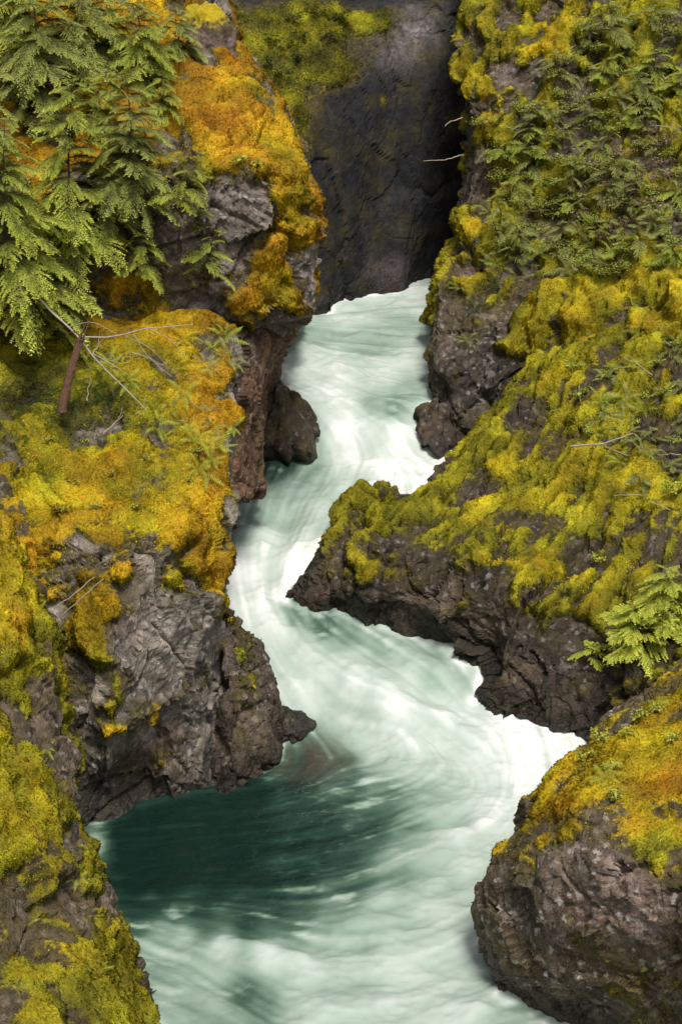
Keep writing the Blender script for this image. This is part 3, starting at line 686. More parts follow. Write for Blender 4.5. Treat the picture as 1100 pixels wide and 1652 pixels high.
def make_river():
    X0, X1, Y0, Y1, rx, ry = -5.2, 6.2, 14.2, 47.0, .036, .044
    xs, ys = np.arange(X0, X1, rx), np.arange(Y0, Y1, ry)
    nx, ny = len(xs), len(ys)
    XX, YY = np.meshgrid(xs, ys)
    P2 = np.stack([XX.ravel(), YY.ravel()], 1)
    SY = .55                                                 # distances along the view count less
    def wp(px, py):
        p = at(px, py, wY(py)); return p[:2]
    def interp(anchors, vals, power=3.2, soft=.12):
        A = np.array(anchors); Vv = np.array(vals, float)
        if Vv.ndim == 1: Vv = Vv[:, None]
        num = np.zeros((len(P2), Vv.shape[1])); den = np.zeros((len(P2), 1))
        for a, v in zip(A, Vv):
            r2 = (P2[:, 0] - a[0]) ** 2 + ((P2[:, 1] - a[1]) * SY) ** 2 + soft ** 2
            w = (r2 ** (-power / 2))[:, None]
            num += w * v; den += w
        return num / den
    flow = [(620, 480, 1, -.15), (560, 510, 1, -.1), (650, 560, 1, 0), (560, 560, 1, .1), (500, 600, .9, .4), (600, 610, 1, .35), (670, 630, 1, -.15), (560, 660, .7, .8), (620, 690, .8, .5), (620, 720, .5, .5), (500, 770, -.8, 1), (600, 765, -.9, .8),
            (450, 850, -.4, 1), (520, 820, -.8, .9), (420, 930, 0, 1), (470, 900, -.6, 1), (400, 960, .3, 1), (450, 1020, .6, .8), (560, 1020, .9, .5), (520, 1100, .8, .7), (650, 1080, .9, .5),
            (740, 1100, .5, .8), (700, 1150, .9, .4), (600, 1170, .9, .2), (850, 1210, .5, 1), (750, 1200, .8, .4), (860, 1260, -.5, 1), (700, 1300, -1, .45), (600, 1260, -1, .1), (740, 1400, -1, .6), (660, 1380, -1, .4),
            (760, 1500, -.9, .5), (600, 1480, -1, .35), (500, 1420, -1, .2), (350, 1350, -1, .1), (300, 1450, -1, .15), (300, 1540, -1, -.25), (450, 1560, -1, -.25), (600, 1560, -1, -.05), (400, 1630, -.9, -.5), (330, 1590, -.9, -.5), (650, 1630, -1, .2), (720, 1600, -1, .35), (500, 1600, -1, -.25)]
    fa = [wp(a, b_) for a, b_, _, _ in flow]
    fv = []
    for a, b_, dx, dy in flow:
        p0, p1 = wp(a, b_), wp(a + dx * 12, b_ + dy * 12)
        v = p1 - p0; fv.append(v / np.linalg.norm(v))
    vel = interp(fa, fv, 3.0, .3)
    vel /= np.linalg.norm(vel, axis=1, keepdims=True) + 1e-9
    foam = [(270, 1460, .03), (350, 1462, .04), (430, 1458, .08), (490, 1440, .12), (220, 1455, .02), (330, 1485, .08), (520, 1390, .14), (380, 1400, .02), (270, 1405, .0), (620, 475, .85), (680, 470, .9), (560, 500, .75), (640, 520, .6), (500, 545, .55), (600, 555, .55), (680, 560, .8), (520, 590, .85), (620, 600, .9), (660, 640, .5), (600, 650, .55),
            (540, 640, .88), (500, 620, .85), (590, 690, .85), (640, 665, .42), (690, 670, .85), (560, 700, 1), (640, 720, 1), (700, 720, 1), (560, 740, .95), (470, 740, .3), (440, 738, .2), (500, 760, .55),
            (440, 765, .35), (620, 760, 1), (560, 780, .8), (460, 800, .6), (520, 800, .6), (420, 830, .6), (470, 850, .65), (510, 850, .7), (400, 860, .6), (440, 890, .95), (400, 930, 1), (470, 900, .9),
            (440, 950, .85), (410, 970, .95), (480, 985, .35), (520, 1005, .3), (560, 1020, .45), (620, 1040, .45), (450, 1020, .9), (500, 1060, .82), (560, 1070, .75), (640, 1080, .62), (700, 1080, .5),
            (750, 1100, .55), (480, 1090, .88), (560, 1120, .92), (650, 1130, .78), (720, 1140, .7), (760, 1140, .9), (500, 1130, .9), (560, 1160, .95), (640, 1160, 1), (720, 1170, 1), (800, 1170, 1),
            (870, 1200, 1), (780, 1220, .95), (850, 1240, 1), (680, 1200, .85), (600, 1190, .75), (550, 1185, .5), (500, 1185, .4), (640, 1230, .65), (560, 1230, .3), (500, 1230, .12), (720, 1250, .75),
            (800, 1290, .9), (700, 1300, .6), (620, 1290, .38), (560, 1280, .2), (480, 1290, .1), (400, 1300, .03), (300, 1330, 0), (300, 1380, 0), (420, 1370, .08), (520, 1340, .15), (600, 1350, .26), (450, 1480, .16), (400, 1500, .2), (560, 1450, .26),
            (660, 1370, .5), (740, 1350, .75), (780, 1350, .85), (720, 1420, .65), (760, 1430, .8), (640, 1440, .45), (560, 1420, .22), (480, 1400, .12), (400, 1430, .06), (300, 1430, .03), (220, 1420, .03),
            (160, 1385, .7), (172, 1412, .3), (200, 1380, .0), (190, 1365, 0), (190, 1440, .15), (205, 1410, .02), (240, 1480, .12), (300, 1490, .15), (400, 1480, .15), (480, 1490, .26), (540, 1490, .42), (620, 1500, .65), (700, 1500, .75),
            (760, 1540, .75), (260, 1530, .55), (300, 1530, .72), (340, 1510, .35), (360, 1545, .88), (430, 1560, .9), (500, 1570, .82), (560, 1560, .75), (640, 1560, .78), (300, 1570, .5), (280, 1600, .5),
            (340, 1610, .5), (400, 1605, .28), (420, 1625, .45), (480, 1630, .7), (560, 1630, .66), (650, 1620, .76), (740, 1620, .75), (820, 1640, .6)]
    f = interp([wp(a, b_) for a, b_, _ in foam], [v for _, _, v in foam], 3.3, .16)[:, 0]
    # streaks: noise smeared along the current
    rng = np.random.default_rng(5)
    def lowpass(n, sx, sy):
        Fq = np.fft.rfft2(n)
        ky = np.fft.fftfreq(n.shape[0])[:, None]; kx = np.fft.rfftfreq(n.shape[1])[None]
        return np.fft.irfft2(Fq * np.exp(-2 * np.pi ** 2 * ((kx * sx) ** 2 + (ky * sy) ** 2)), s=n.shape)
    def smear(blur, steps, seed):
        nz = lowpass(np.random.default_rng(seed).standard_normal((ny, nx)), blur, blur)
        acc = nz.ravel().copy(); tot = 1
        VX, VY = vel[:, 0].reshape(ny, nx), vel[:, 1].reshape(ny, nx)
        for sgn in (1, -1):
            x, y = P2[:, 0].copy(), P2[:, 1].copy()
            for k in range(steps):
                ix = np.clip(((x - X0) / rx).astype(int), 0, nx - 1); iy = np.clip(((y - Y0) / ry).astype(int), 0, ny - 1)
                x += sgn * VX[iy, ix] * .045; y += sgn * VY[iy, ix] * .045
                gx = np.clip((x - X0) / rx, 0, nx - 1.001); gy = np.clip((y - Y0) / ry, 0, ny - 1.001)
                jx, jy = gx.astype(int), gy.astype(int); fx, fy = gx - jx, gy - jy
                acc += (nz[jy, jx] * (1 - fx) + nz[jy, jx + 1] * fx) * (1 - fy) + (nz[jy + 1, jx] * (1 - fx) + nz[jy + 1, jx + 1] * fx) * fy
        acc -= acc.mean()
        return acc / acc.std()
    s1, s2, s3 = smear(1.0, 26, 1), smear(3.0, 34, 2), smear(8.0, 30, 3)
    s0 = smear(.55, 16, 4)
    st = .5 * s0 + .55 * s1 + .42 * s2 + .15 * s3
    q3_ = np.stack([P2[:, 0], P2[:, 1], np.zeros(len(P2))], 1)
    amp = np.interp(f, [0, .15, .45, .8, 1], [.028, .055, .058, .055, .04])
    f = np.clip((f - .07) / .93, 0, 1)
    churn = fbm(q3_ * np.array([1.3, 2.0, 1]) + 20, 4, 55, .6) - .5
    fo = np.clip(f + st * amp + churn * .36 * smooth(.15, .6, f) * (1 - .5 * smooth(.8, 1, f)), 0, 1)
    # little broken foam flecks that also paint the dark pool's glints as colour
    q3 = np.stack([P2[:, 0], P2[:, 1], np.zeros(len(P2))], 1)
    fleck = fbm(q3 * np.array([2.2, 4.5, 1]) + 4, 4, 3, .6) + .07 * s1 + .05 * s0
    fo = np.clip(fo + smooth(.54, .95, fleck) * .40 * smooth(.0, .15, f) * (1 - smooth(.3, .6, f)), 0, 1)
    # foam collar where the current meets rock
    WL = np.concatenate(WLINE)
    gi = ((WL[:, 0] - X0) / rx).astype(int); gj = ((WL[:, 1] - Y0) / ry).astype(int)
    ok = (gi >= 0) & (gi < nx) & (gj >= 0) & (gj < ny)
    occ = np.zeros((ny, nx)); occ[gj[ok], gi[ok]] = 1
    col_ = np.clip(lowpass(occ, 3.0, 2.5).ravel() * 4, 0, 1) * smooth(.35, .7, fbm(q3 * np.array([2.5, 2.5, 1]) + 60, 3, 91, .6) + .1 * s1)
    fo = np.clip(fo + col_ * (.10 + .35 * smooth(.1, .6, f)), 0, 1)
    z = zw(P2[:, 1])
    k = np.ones(15) / 15
    zc = np.convolve(np.pad(zw(ys), 7, mode='edge'), k, 'valid')
    z = np.repeat(zc, nx)
    rip = st
    z = z + .045 * s3 * smooth(.1, .5, f) + .020 * s2 * smooth(.05, .4, f) + .24 * churn * smooth(.2, .7, f)
    z += .05 * (fbm(q3 * np.array([1.6, 2.4, 1]), 4, 13) - .5) * (1 - smooth(.2, .6, f)) + .07 * (fbm(q3 * np.array([.9, 1.2, 1]), 3, 14) - .5)
    def bump(px, py, r, hgt, ang=0, asp=1):
        c0 = wp(px, py); dx, dy = P2[:, 0] - c0[0], P2[:, 1] - c0[1]
        ca, sa = math.cos(ang), math.sin(ang)
        a_, b_ = dx * ca + dy * sa, -dx * sa + dy * ca
        return hgt * np.exp(-(a_ / (r * asp)) ** 2 - (b_ / r) ** 2)
    z += bump(430, 1558, .28, .16, -.35, 3.2) + bump(640, 1165, .4, .14, -.4, 3) + bump(800, 1190, .4, .12, -.3, 2) + bump(620, 715, .4, .14, 0, 2.5) - bump(360, 1600, .3, .08, -.3, 2)
    z += bump(450, 900, .5, .10, 0, 1.6) + bump(640, 655, .5, .12, 0, 1.2) - bump(700, 1130, .3, .06, 0, 1)
    bed = interp([wp(a, b_) for a, b_ in ((510, 1215), (550, 1235), (470, 1240), (560, 1270), (620, 1230), (500, 1170), (470, 1285), (600, 1190), (420, 1290), (700, 1250), (300, 1350))], [1, .75, .8, .1, 0, .3, .2, 0, 0, 0, 0], 4, .1)[:, 0]
    c0 = wp(515, 1220)
    bed *= np.exp(-((P2[:, 0] - c0[0]) / 1.0) ** 2 - ((P2[:, 1] - c0[1]) / 1.2) ** 2) * .75
    bed *= np.clip(.9 - .45 * (s1 * .6 + s2 * .5), 0, 1)
    idx = np.arange(nx * ny).reshape(ny, nx)
    faces = np.stack([idx[:-1, :-1], idx[:-1, 1:], idx[1:, 1:], idx[1:, :-1]], -1).reshape(-1, 4)
    me = raw_mesh("river", np.stack([P2[:, 0], P2[:, 1], z], 1), faces, M_WATER, {'foam': fo, 'ripple': rip * .3 + 3.6 * (fbm(q3 * np.array([5, 9, 1]), 4, 44) - .5) * (1 - smooth(.15, .5, f)), 'bed': bed})
    return tag(link("river", me), "milky green river with silky white rapids running down the gorge", None, None, 'structure')
make_river()

# =========================== plants
RNG = np.random.default_rng(77)
rnd = random.Random(4)
bpy.context.view_layer.update()
DG = bpy.context.evaluated_depsgraph_get()
CAMV = Vector((0, 0, CAM_H))
def ground_at(px, py):
    """where the sight line through a photo pixel meets rock or moss"""
    d = Vector(at(px, py, 30.0)) - CAMV; d.normalize()
    ok, loc, nrm, fi, ob, _ = scene.ray_cast(DG, CAMV, d)
    if not ok: return None
    if nrm.dot(d) > 0: nrm = -nrm
    return loc, nrm, ob

def tri_mesh(name, tris, cols, mat, smooth_shade=False):
    V = np.concatenate(tris).reshape(-1, 3); C = np.concatenate(cols).reshape(-1, 3)
    T3 = V.reshape(-1, 3, 3); fn = np.cross(T3[:, 1] - T3[:, 0], T3[:, 2] - T3[:, 0]); fn /= np.linalg.norm(fn, axis=1, keepdims=True) + 1e-12
    fn *= np.where(fn[:, 2:3] < 0, -1, 1)
    sn = fn * .75 + np.array([0, 0, .55]); sn /= np.linalg.norm(sn, axis=1, keepdims=True)
    return raw_mesh(name, V, np.arange(len(V), dtype=np.int32).reshape(-1, 3), mat, {'col': C, 'sn': ('VEC', np.repeat(sn, 3, 0))}, smooth_shade)

def tube(pts, radii, sides=6):
    pts = np.asarray(pts, float); n = len(pts)
    t = np.gradient(pts, axis=0); t /= np.linalg.norm(t, axis=1, keepdims=True) + 1e-9
    ref = np.array([.31, .17, .93]) if abs(t[:, 2]).mean() < .8 else np.array([.95, .2, .1])
    a = np.cross(t, ref); a /= np.linalg.norm(a, axis=1, keepdims=True); b_ = np.cross(t, a)
    ang = np.linspace(0, 2 * np.pi, sides, endpoint=False)
    V = pts[:, None] + np.asarray(radii)[:, None, None] * (np.cos(ang)[None, :, None] * a[:, None] + np.sin(ang)[None, :, None] * b_[:, None])
    idx = np.arange(n * sides).reshape(n, sides); nx = np.roll(idx, -1, 1)
    Fq = np.stack([idx[:-1], nx[:-1], nx[1:], idx[1:]], -1).reshape(-1, 4)
    return V.reshape(-1, 3), Fq

def tube_mesh(name, strands, mat, sides=6):
    Vs, Fs, o = [], [], 0
    for pts, rad in strands:
        v, f = tube(pts, rad, sides); Vs.append(v); Fs.append(f + o); o += len(v)
    return raw_mesh(name, np.concatenate(Vs), np.concatenate(Fs), mat)

# ---- conifers
def bough_mesh(seed, L_, droop, tip, inner, nlen=.054):
    """a flat hemlock bough: wood mesh and needle mesh, base at the origin, growing along +X, up = +Z"""
    r = np.random.default_rng(seed)
    n = 16; t = np.linspace(0, 1, n)
    ax = np.stack([t * L_, .12 * L_ * np.sin(t * 2.2 + r.uniform(-1, 1)) * t, .10 * L_ * t - droop * L_ * t ** 2.2], 1)
    strands = [(ax, np.linspace(.011, .003, n) * (L_ + .3))]
    T, C = [], []
    k = int(13 * L_ + 6)
    for i in range(k):
        for sg in (1, -1):
            u = .10 + .90 * (i + r.uniform(-.3, .3) + (.5 if sg > 0 else 0)) / k
            u = min(max(u, 0.04), .995)
            p0 = catmull(ax, np.array([u * (n - 1)]))[0]
            tan = catmull(ax, np.array([min(u + .03, 1) * (n - 1)]))[0] - catmull(ax, np.array([max(u - .03, 0) * (n - 1)]))[0]
            tan /= np.linalg.norm(tan)
            side = np.cross([0, 0, 1.0], tan) * sg; side /= np.linalg.norm(side)
            ll = L_ * r.uniform(.22, .46) * (1 - u) ** .75 * (.55 + .45 * min(1, u * 4)) * r.uniform(.7, 1.2) + .05
            dr = tan * .75 + side * .85
            m = max(4, int(ll / .019)); tt = np.linspace(0, 1, m)
            bl = p0 + np.outer(tt * ll, dr) + np.outer(-(tt ** 2) * ll * r.uniform(.15, .5), [0, 0, 1]) + np.outer(tt ** 2 * ll * .2, tan)
            if ll > .12: strands.append((bl[::max(1, m // 4)], np.linspace(.004, .0015, len(bl[::max(1, m // 4)]))))
            bt = np.gradient(bl, axis=0); bt /= np.linalg.norm(bt, axis=1, keepdims=True)
            bs = np.cross([0, 0, 1.0], bt); bs /= np.linalg.norm(bs, axis=1, keepdims=True) + 1e-9
            for s2 in (1, -1):
                nl = nlen * (1 - .4 * tt) * r.uniform(.8, 1.3, m)
                tipv = bl + (bs * s2 * .8 + bt * .65 + r.normal(0, .22, (m, 3))) * nl[:, None]
                w = bt * nlen * .28
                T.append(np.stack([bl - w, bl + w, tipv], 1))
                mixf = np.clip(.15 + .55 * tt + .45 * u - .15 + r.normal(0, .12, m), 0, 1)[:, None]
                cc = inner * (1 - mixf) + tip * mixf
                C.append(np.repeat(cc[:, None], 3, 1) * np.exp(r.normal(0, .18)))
            # flat web of fine needles that fills the spray
    return tube_mesh("branch", strands, M_BARK, 4), tri_mesh("needles", T, C, M_NEEDLE)

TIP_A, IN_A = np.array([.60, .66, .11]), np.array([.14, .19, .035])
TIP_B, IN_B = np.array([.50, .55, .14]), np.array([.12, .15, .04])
BOUGHS_A = [bough_mesh(100 + i, 1.0, [.4, .6, .8, .5][i], TIP_A, IN_A) for i in range(4)]
BOUGHS_B = [bough_mesh(200 + i, 1.0, [.4, .55, .75, .45][i], TIP_B, IN_B) for i in range(4)]

def conifer(base, height, nb, maxlen, label, bl, seed, lean=(0, 0), low=.06, spread=None):
    r = random.Random(seed)
    root = bpy.data.objects.new("hemlock_tree", None); COL.objects.link(root); root.location = base
    root.empty_display_size = .2
    tag(root, label, "tree", "young conifers on the golden outcrop")
    n = 14; t = np.linspace(0, 1, n)
    ax = np.stack([lean[0] * t ** 1.3 * height + .05 * np.sin(t * 5 + seed), lean[1] * t ** 1.3 * height + .04 * np.cos(t * 4 + seed), t * height - .15], 1)
    link("trunk", tube_mesh("trunk", [(ax, np.linspace(.03, .004, n) * (.4 + height * .22))], M_BARK, 8), root)
    for i in range(nb):
        u = low + (1 - low) * (i + r.uniform(0, .8)) / nb
        p = catmull(ax, np.array([u * (n - 1)]))[0]
        az = i * 2.399963 + r.uniform(-.4, .4) if spread is None else r.uniform(*spread)
        sc = maxlen * (1.02 - u) ** .7 * r.uniform(.65, 1.15) + .16
        wood, ndl = r.choice(bl)
        b1 = link("branch", wood, root); b1.location = p
        b1.rotation_euler = (r.uniform(-.45, .45), -.35 * u + r.uniform(-.15, .35), az)
        b1.scale = (sc, sc, sc)
        link("needles", ndl, b1)
    return root

def spot(px, py, Y=None):
    if Y is not None: return Vector(at(px, py, Y))
    g_ = ground_at(px, py)
    return g_[0]

conifer(spot(20, 505, 27.0), 3.3, 62, 1.25, "brightest drooping hemlock at the far left, in front of the shaded rock face", BOUGHS_A, 1, (.04, 0))
conifer(spot(120, 400, 28.3), 3.0, 54, 1.1, "hemlock sapling on the middle of the shaded outcrop face, right of the brightest one", BOUGHS_A, 2, (.05, -.1))
conifer(spot(-60, 330, 28.0), 3.4, 56, 1.3, "tall dull green hemlock cut by the left edge of the photo", BOUGHS_B, 3, (.06, -.05))
conifer(spot(215, 330, 28.5), 2.4, 44, .95, "hemlock sapling beside the grey bare rock, its tip over the orange moss", BOUGHS_B, 4, (.0, -.18))
conifer(spot(60, 190, 30.2), 2.6, 52, 1.1, "bluish green hemlock in the upper left above the brightest one", BOUGHS_B, 5, (.04, -.06))
conifer(spot(225, 130, 31.0), 1.7, 36, .8, "small hemlock on the moss ridge below the pinkish rock", BOUGHS_A, 6, (.06, -.1))
conifer(spot(130, 100, 31.2), 2.6, 46, 1.05, "hemlock at the top edge left of the moss ridge", BOUGHS_B, 7, (.03, -.05))
conifer(spot(285, 330, 28.4), .9, 12, .6, "little hemlock seedling hanging over the grey rock face", BOUGHS_A, 8, (.45, -.35))
conifer(spot(10, 70, 31.5), 2.6, 46, 1.15, "hemlock filling the top left corner of the view", BOUGHS_A, 9, (.03, -.05))
conifer(spot(335, 430, 28.6), .75, 10, .42, "pale seedling conifer at the lower edge of the grey rock patch", BOUGHS_A, 10, (.1, -.35))

for k, (x, y, Y, hh_, ln_, tx) in enumerate([(180, 60, 31.6, 1.3, .6, "in the moss at the top, left of the pinkish rock"), (285, 45, 32.2, .9, .5, "at the top edge beside the pinkish rock"), (270, 150, 30.4, .8, .5, "on the crest of the golden moss"),
        (215, 210, 29.3, .9, .6, "at the left end of the golden moss"), (170, 300, 28.5, 1.0, .6, "in front of the orange moss patch on the shaded face"), (230, 400, 28.4, .8, .5, "over the dark hollow beside the grey rock"),
        (90, 470, 27.6, 1.0, .7, "low in the shade above the bleached branch"), (240, 90, 31.6, 1.0, .55, "between the pinkish rock and the top left corner"), (40, 130, 30.6, 1.2, .7, "at the left edge below the top corner"), (150, 170, 30.0, 1.1, .65, "over the orange moss left of the golden crest")]):
    conifer(spot(x, y + 30, Y), hh_, int(16 * hh_ + 10), ln_, "hemlock seedling " + tx, rnd.choice([BOUGHS_A, BOUGHS_B]), 50 + k, (rnd.uniform(-.1, .35), -.3))

BOUGHS_C = [bough_mesh(300 + i, 1.0, [.3, .5, .4, .6][i], np.array([.55, .60, .18]), np.array([.17, .20, .06]), .044) for i in range(4)]
BOUGHS_L = [bough_mesh(400 + i, 1.0, [.2, .35, .3, .45][i], np.array([.72, .76, .12]), np.array([.32, .37, .05]), .058) for i in range(4)]
def sapling(px, py, hh_, ln_, nb, label, group, bl, seed):
    g_ = ground_at(px, py)
    if g_ is None or g_[2].name.startswith('river'): return None
    o = conifer(g_[0], hh_, nb, ln_, label, bl, seed, (g_[1].x * .8 + rnd.uniform(-.2, .2), g_[1].y * .8))
    o['group'] = group if group else "young conifers on the golden outcrop"
    if not group: del o['group']
    return o

# ---- ferns
def zone(x, y):
    """where on the upper right slope a plant stands, by things one can find"""
    if y < 70: return "at the top edge beyond the golden cushion"
    if x > 1040: return "at right edge, level with " + ("golden cushion" if y < 160 else "bare twigs" if y < 270 else "cliff foot")
    if y < 165: return "just below the golden moss cushion"
    if x < 850: return "by the dark wall rim, " + ("level with the bare twigs" if y < 290 else "below the bare twigs")
    return "mid-slope, " + ("level with the bare twigs" if y < 265 else "among withered ferns" if y < 350 else "just above the broad golden moss")
def frond_mesh(seed, c_in, c_out, arch=.55, width=.15, n=20):
    r = np.random.default_rng(seed)
    t = np.linspace(0, 1, n)
    ax = np.stack([t - .25 * arch * t ** 2, .05 * np.sin(t * 3 + seed), arch * (t - 1.25 * t ** 2) + .12 * t], 1)
    tan = np.gradient(ax, axis=0); tan /= np.linalg.norm(tan, axis=1, keepdims=True)
    T, C = [], []
    wl_ = width * np.sin(np.clip(t * 1.05 + .12, 0, 1) * np.pi) ** .7 * (1 - .35 * t)
    for sg in (1, -1):
        side = np.array([0, sg, 0.0]) + tan * .35 + np.array([0, 0, -.25])
        tipv = ax + side * wl_[:, None] * r.uniform(.85, 1.1, (n, 1))
        w = tan * (.27 / n)
        T.append(np.stack([ax - w, ax + w, tipv], 1))
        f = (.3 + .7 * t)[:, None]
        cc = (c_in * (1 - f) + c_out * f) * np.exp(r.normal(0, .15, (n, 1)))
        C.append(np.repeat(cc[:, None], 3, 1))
    rw = np.array([0, .006, 0])
    T.append(np.stack([ax[:-1] - rw, ax[:-1] + rw, ax[1:]], 1)); C.append(np.tile(c_in * .9, (n - 1, 3, 1)))
    return tri_mesh("frond", T, C, M_LEAF)

G1, G2 = np.array([.14, .17, .03]), np.array([.42, .46, .09])
FR = {'green': [frond_mesh(i, G1, G2, [.5, .7, .35][i % 3]) for i in range(3)],
      'grey': [frond_mesh(10 + i, np.array([.17, .18, .06]), np.array([.48, .49, .19]), [.5, .7, .35][i % 3]) for i in range(3)],
      'lime': [frond_mesh(20 + i, np.array([.24, .28, .03]), np.array([.58, .62, .10]), [.5, .7, .35][i % 3]) for i in range(3)],
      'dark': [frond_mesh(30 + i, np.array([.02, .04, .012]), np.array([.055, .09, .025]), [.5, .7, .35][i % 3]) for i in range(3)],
      'brown': [frond_mesh(40 + i, np.array([.09, .055, .035]), np.array([.2, .13, .085]), [.6, .8, .5][i % 3], .13) for i in range(3)]}
def fern(px, py, size, kind, label, group, nf=None, seed=0):
    g_ = ground_at(px, py)
    if g_ is None or g_[0].y > 44: return None
    loc, nrm, ob = g_
    if ob.name.startswith('river'): return None
    r = random.Random(seed * 131 + int(px * 7 + py * 13))
    root = bpy.data.objects.new("fern", None); COL.objects.link(root)
    root.location = loc - nrm * .03; root.empty_display_size = .1
    up = (nrm * .55 + Vector((0, 0, 1)) * .65).normalized()
    root.rotation_mode = 'QUATERNION'; root.rotation_quaternion = up.to_track_quat('Z', 'X')
    tag(root, label, "fern", group)
    nf = nf or r.randint(7, 10)
    for i in range(nf):
        f_ = link("frond", r.choice(FR[kind]), root)
        s_ = size * r.uniform(.7, 1.15)
        f_.rotation_euler = (r.uniform(-.25, .25), r.uniform(-.45, .25), i * 6.283 / nf + r.uniform(-.35, .35))
        f_.scale = (s_, s_, s_)
    return root

def scatter(n, poly, seed, mind=20):
    r = random.Random(seed); out = []
    xs_ = [p[0] for p in poly]; ys_ = [p[1] for p in poly]
    tries = 0
    while len(out) < n and tries < 6000:
        tries += 1
        x, y = r.uniform(min(xs_), max(xs_)), r.uniform(min(ys_), max(ys_))
        ins = False
        for (xa, ya), (xb, yb) in zip(poly, poly[1:] + poly[:1]):
            if (ya > y) != (yb > y) and x < (xb - xa) * (y - ya) / (yb - ya) + xa: ins = not ins
        if ins and all((x - a) ** 2 + (y - b_) ** 2 > mind * mind for a, b_ in out): out.append((x, y))
    return out

for k, (x, y) in enumerate(scatter(64, [(800, 215), (870, 190), (960, 60), (1090, 40), (1090, 330), (960, 440), (800, 470), (775, 330)], 1, 27)):
    kd = rnd.choice(['green', 'grey', 'grey', 'green', 'lime'])
    fern(x, y, rnd.uniform(.36, .62), kd, {'green': "green fern ", 'grey': "grey green fern ", 'lime': "yellow green fern "}[kd] + zone(x, y), {'green': "green ferns on the upper right slope", 'grey': "grey green ferns on the upper right slope", 'lime': "light ferns on the upper right slope"}[kd], None, k)
for k, (x, y) in enumerate(scatter(16, [(950, 210), (1070, 150), (1095, 230), (1060, 330), (930, 400), (920, 330)], 2, 28)):
    fern(x, y, rnd.uniform(.4, .6), 'brown', "withered brown fern " + zone(x, y).replace("among withered ferns", "above the golden moss"), "withered ferns on the upper right slope", None, k)
for k, (x, y) in enumerate(scatter(14, [(930, 560), (1090, 520), (1095, 760), (980, 760)], 3, 34)):
    fern(x, y, rnd.uniform(.35, .55), rnd.choice(['grey', 'green', 'lime']), "small green fern in the right bank moss, " + ("by the right edge" if x > 1045 else "near the curved bare stick" if y > 620 else "below the leafy slope"), "small ferns above the rock spur", 7, k)
for k, (x, y) in enumerate(scatter(9, [(770, 470), (830, 400), (800, 550), (745, 560), (735, 450)], 4, 22)):
    fern(x, y, rnd.uniform(.3, .45), rnd.choice(['dark', 'green']), "small dark fern clinging to the dark right wall", "small ferns on the dark right wall", 7, k)
for k, (x, y) in enumerate([(300, 545), (345, 560), (365, 578), (310, 600), (275, 655), (330, 665), (318, 715), (352, 722), (340, 745), (205, 615), (180, 590), (290, 690), (372, 690), (330, 590), (365, 545), (300, 635), (345, 690), (255, 690), (325, 760)]):
    fern(x, y, rnd.uniform(.38, .58), rnd.choice(['lime', 'lime', 'grey']), "small pale fern " + ("left of the bleached branch tip" if x < 260 else "in the orange moss below the level bleached branch" if y < 610 else "above the brown wall foot" if x > 310 else "in the orange moss at the slanting branch tip"), "pale ferns on top of the grey cliff", 7, k)
for k, (x, y) in enumerate(scatter(14, [(20, 560), (150, 560), (180, 640), (90, 690), (10, 640)], 5, 26)):
    fern(x, y, rnd.uniform(.3, .45), 'dark', "dark green fern under the conifers, " + ("left of the broken snag" if x < 105 else "right of the broken snag"), "dark ferns under the conifers", 7, k)
for k, (x, y) in enumerate([(965, 1190), (1000, 1180), (985, 1225), (1020, 1200), (1040, 1170), (1060, 1140), (975, 1255), (940, 1215), (1085, 1160), (935, 1302)]):
    fern(x, y, rnd.uniform(.26, .42), rnd.choice(['lime', 'lime', 'green']), "small green fern growing in the orange moss on top of the big boulder", "ferns on top of the boulder", 7, k)
for k, (x, y) in enumerate([(50, 850), (85, 870), (30, 780), (70, 930), (165, 845), (215, 865), (45, 700)]):
    fern(x, y, rnd.uniform(.25, .35), 'dark', "dark little fern in the cleft beside the mossy buttress", "ferns in the left cleft", 7, k)
fern(905, 95, .75, 'grey', "pale fern with long fronds under the big golden moss cushion at the upper right", None, 6, 3)

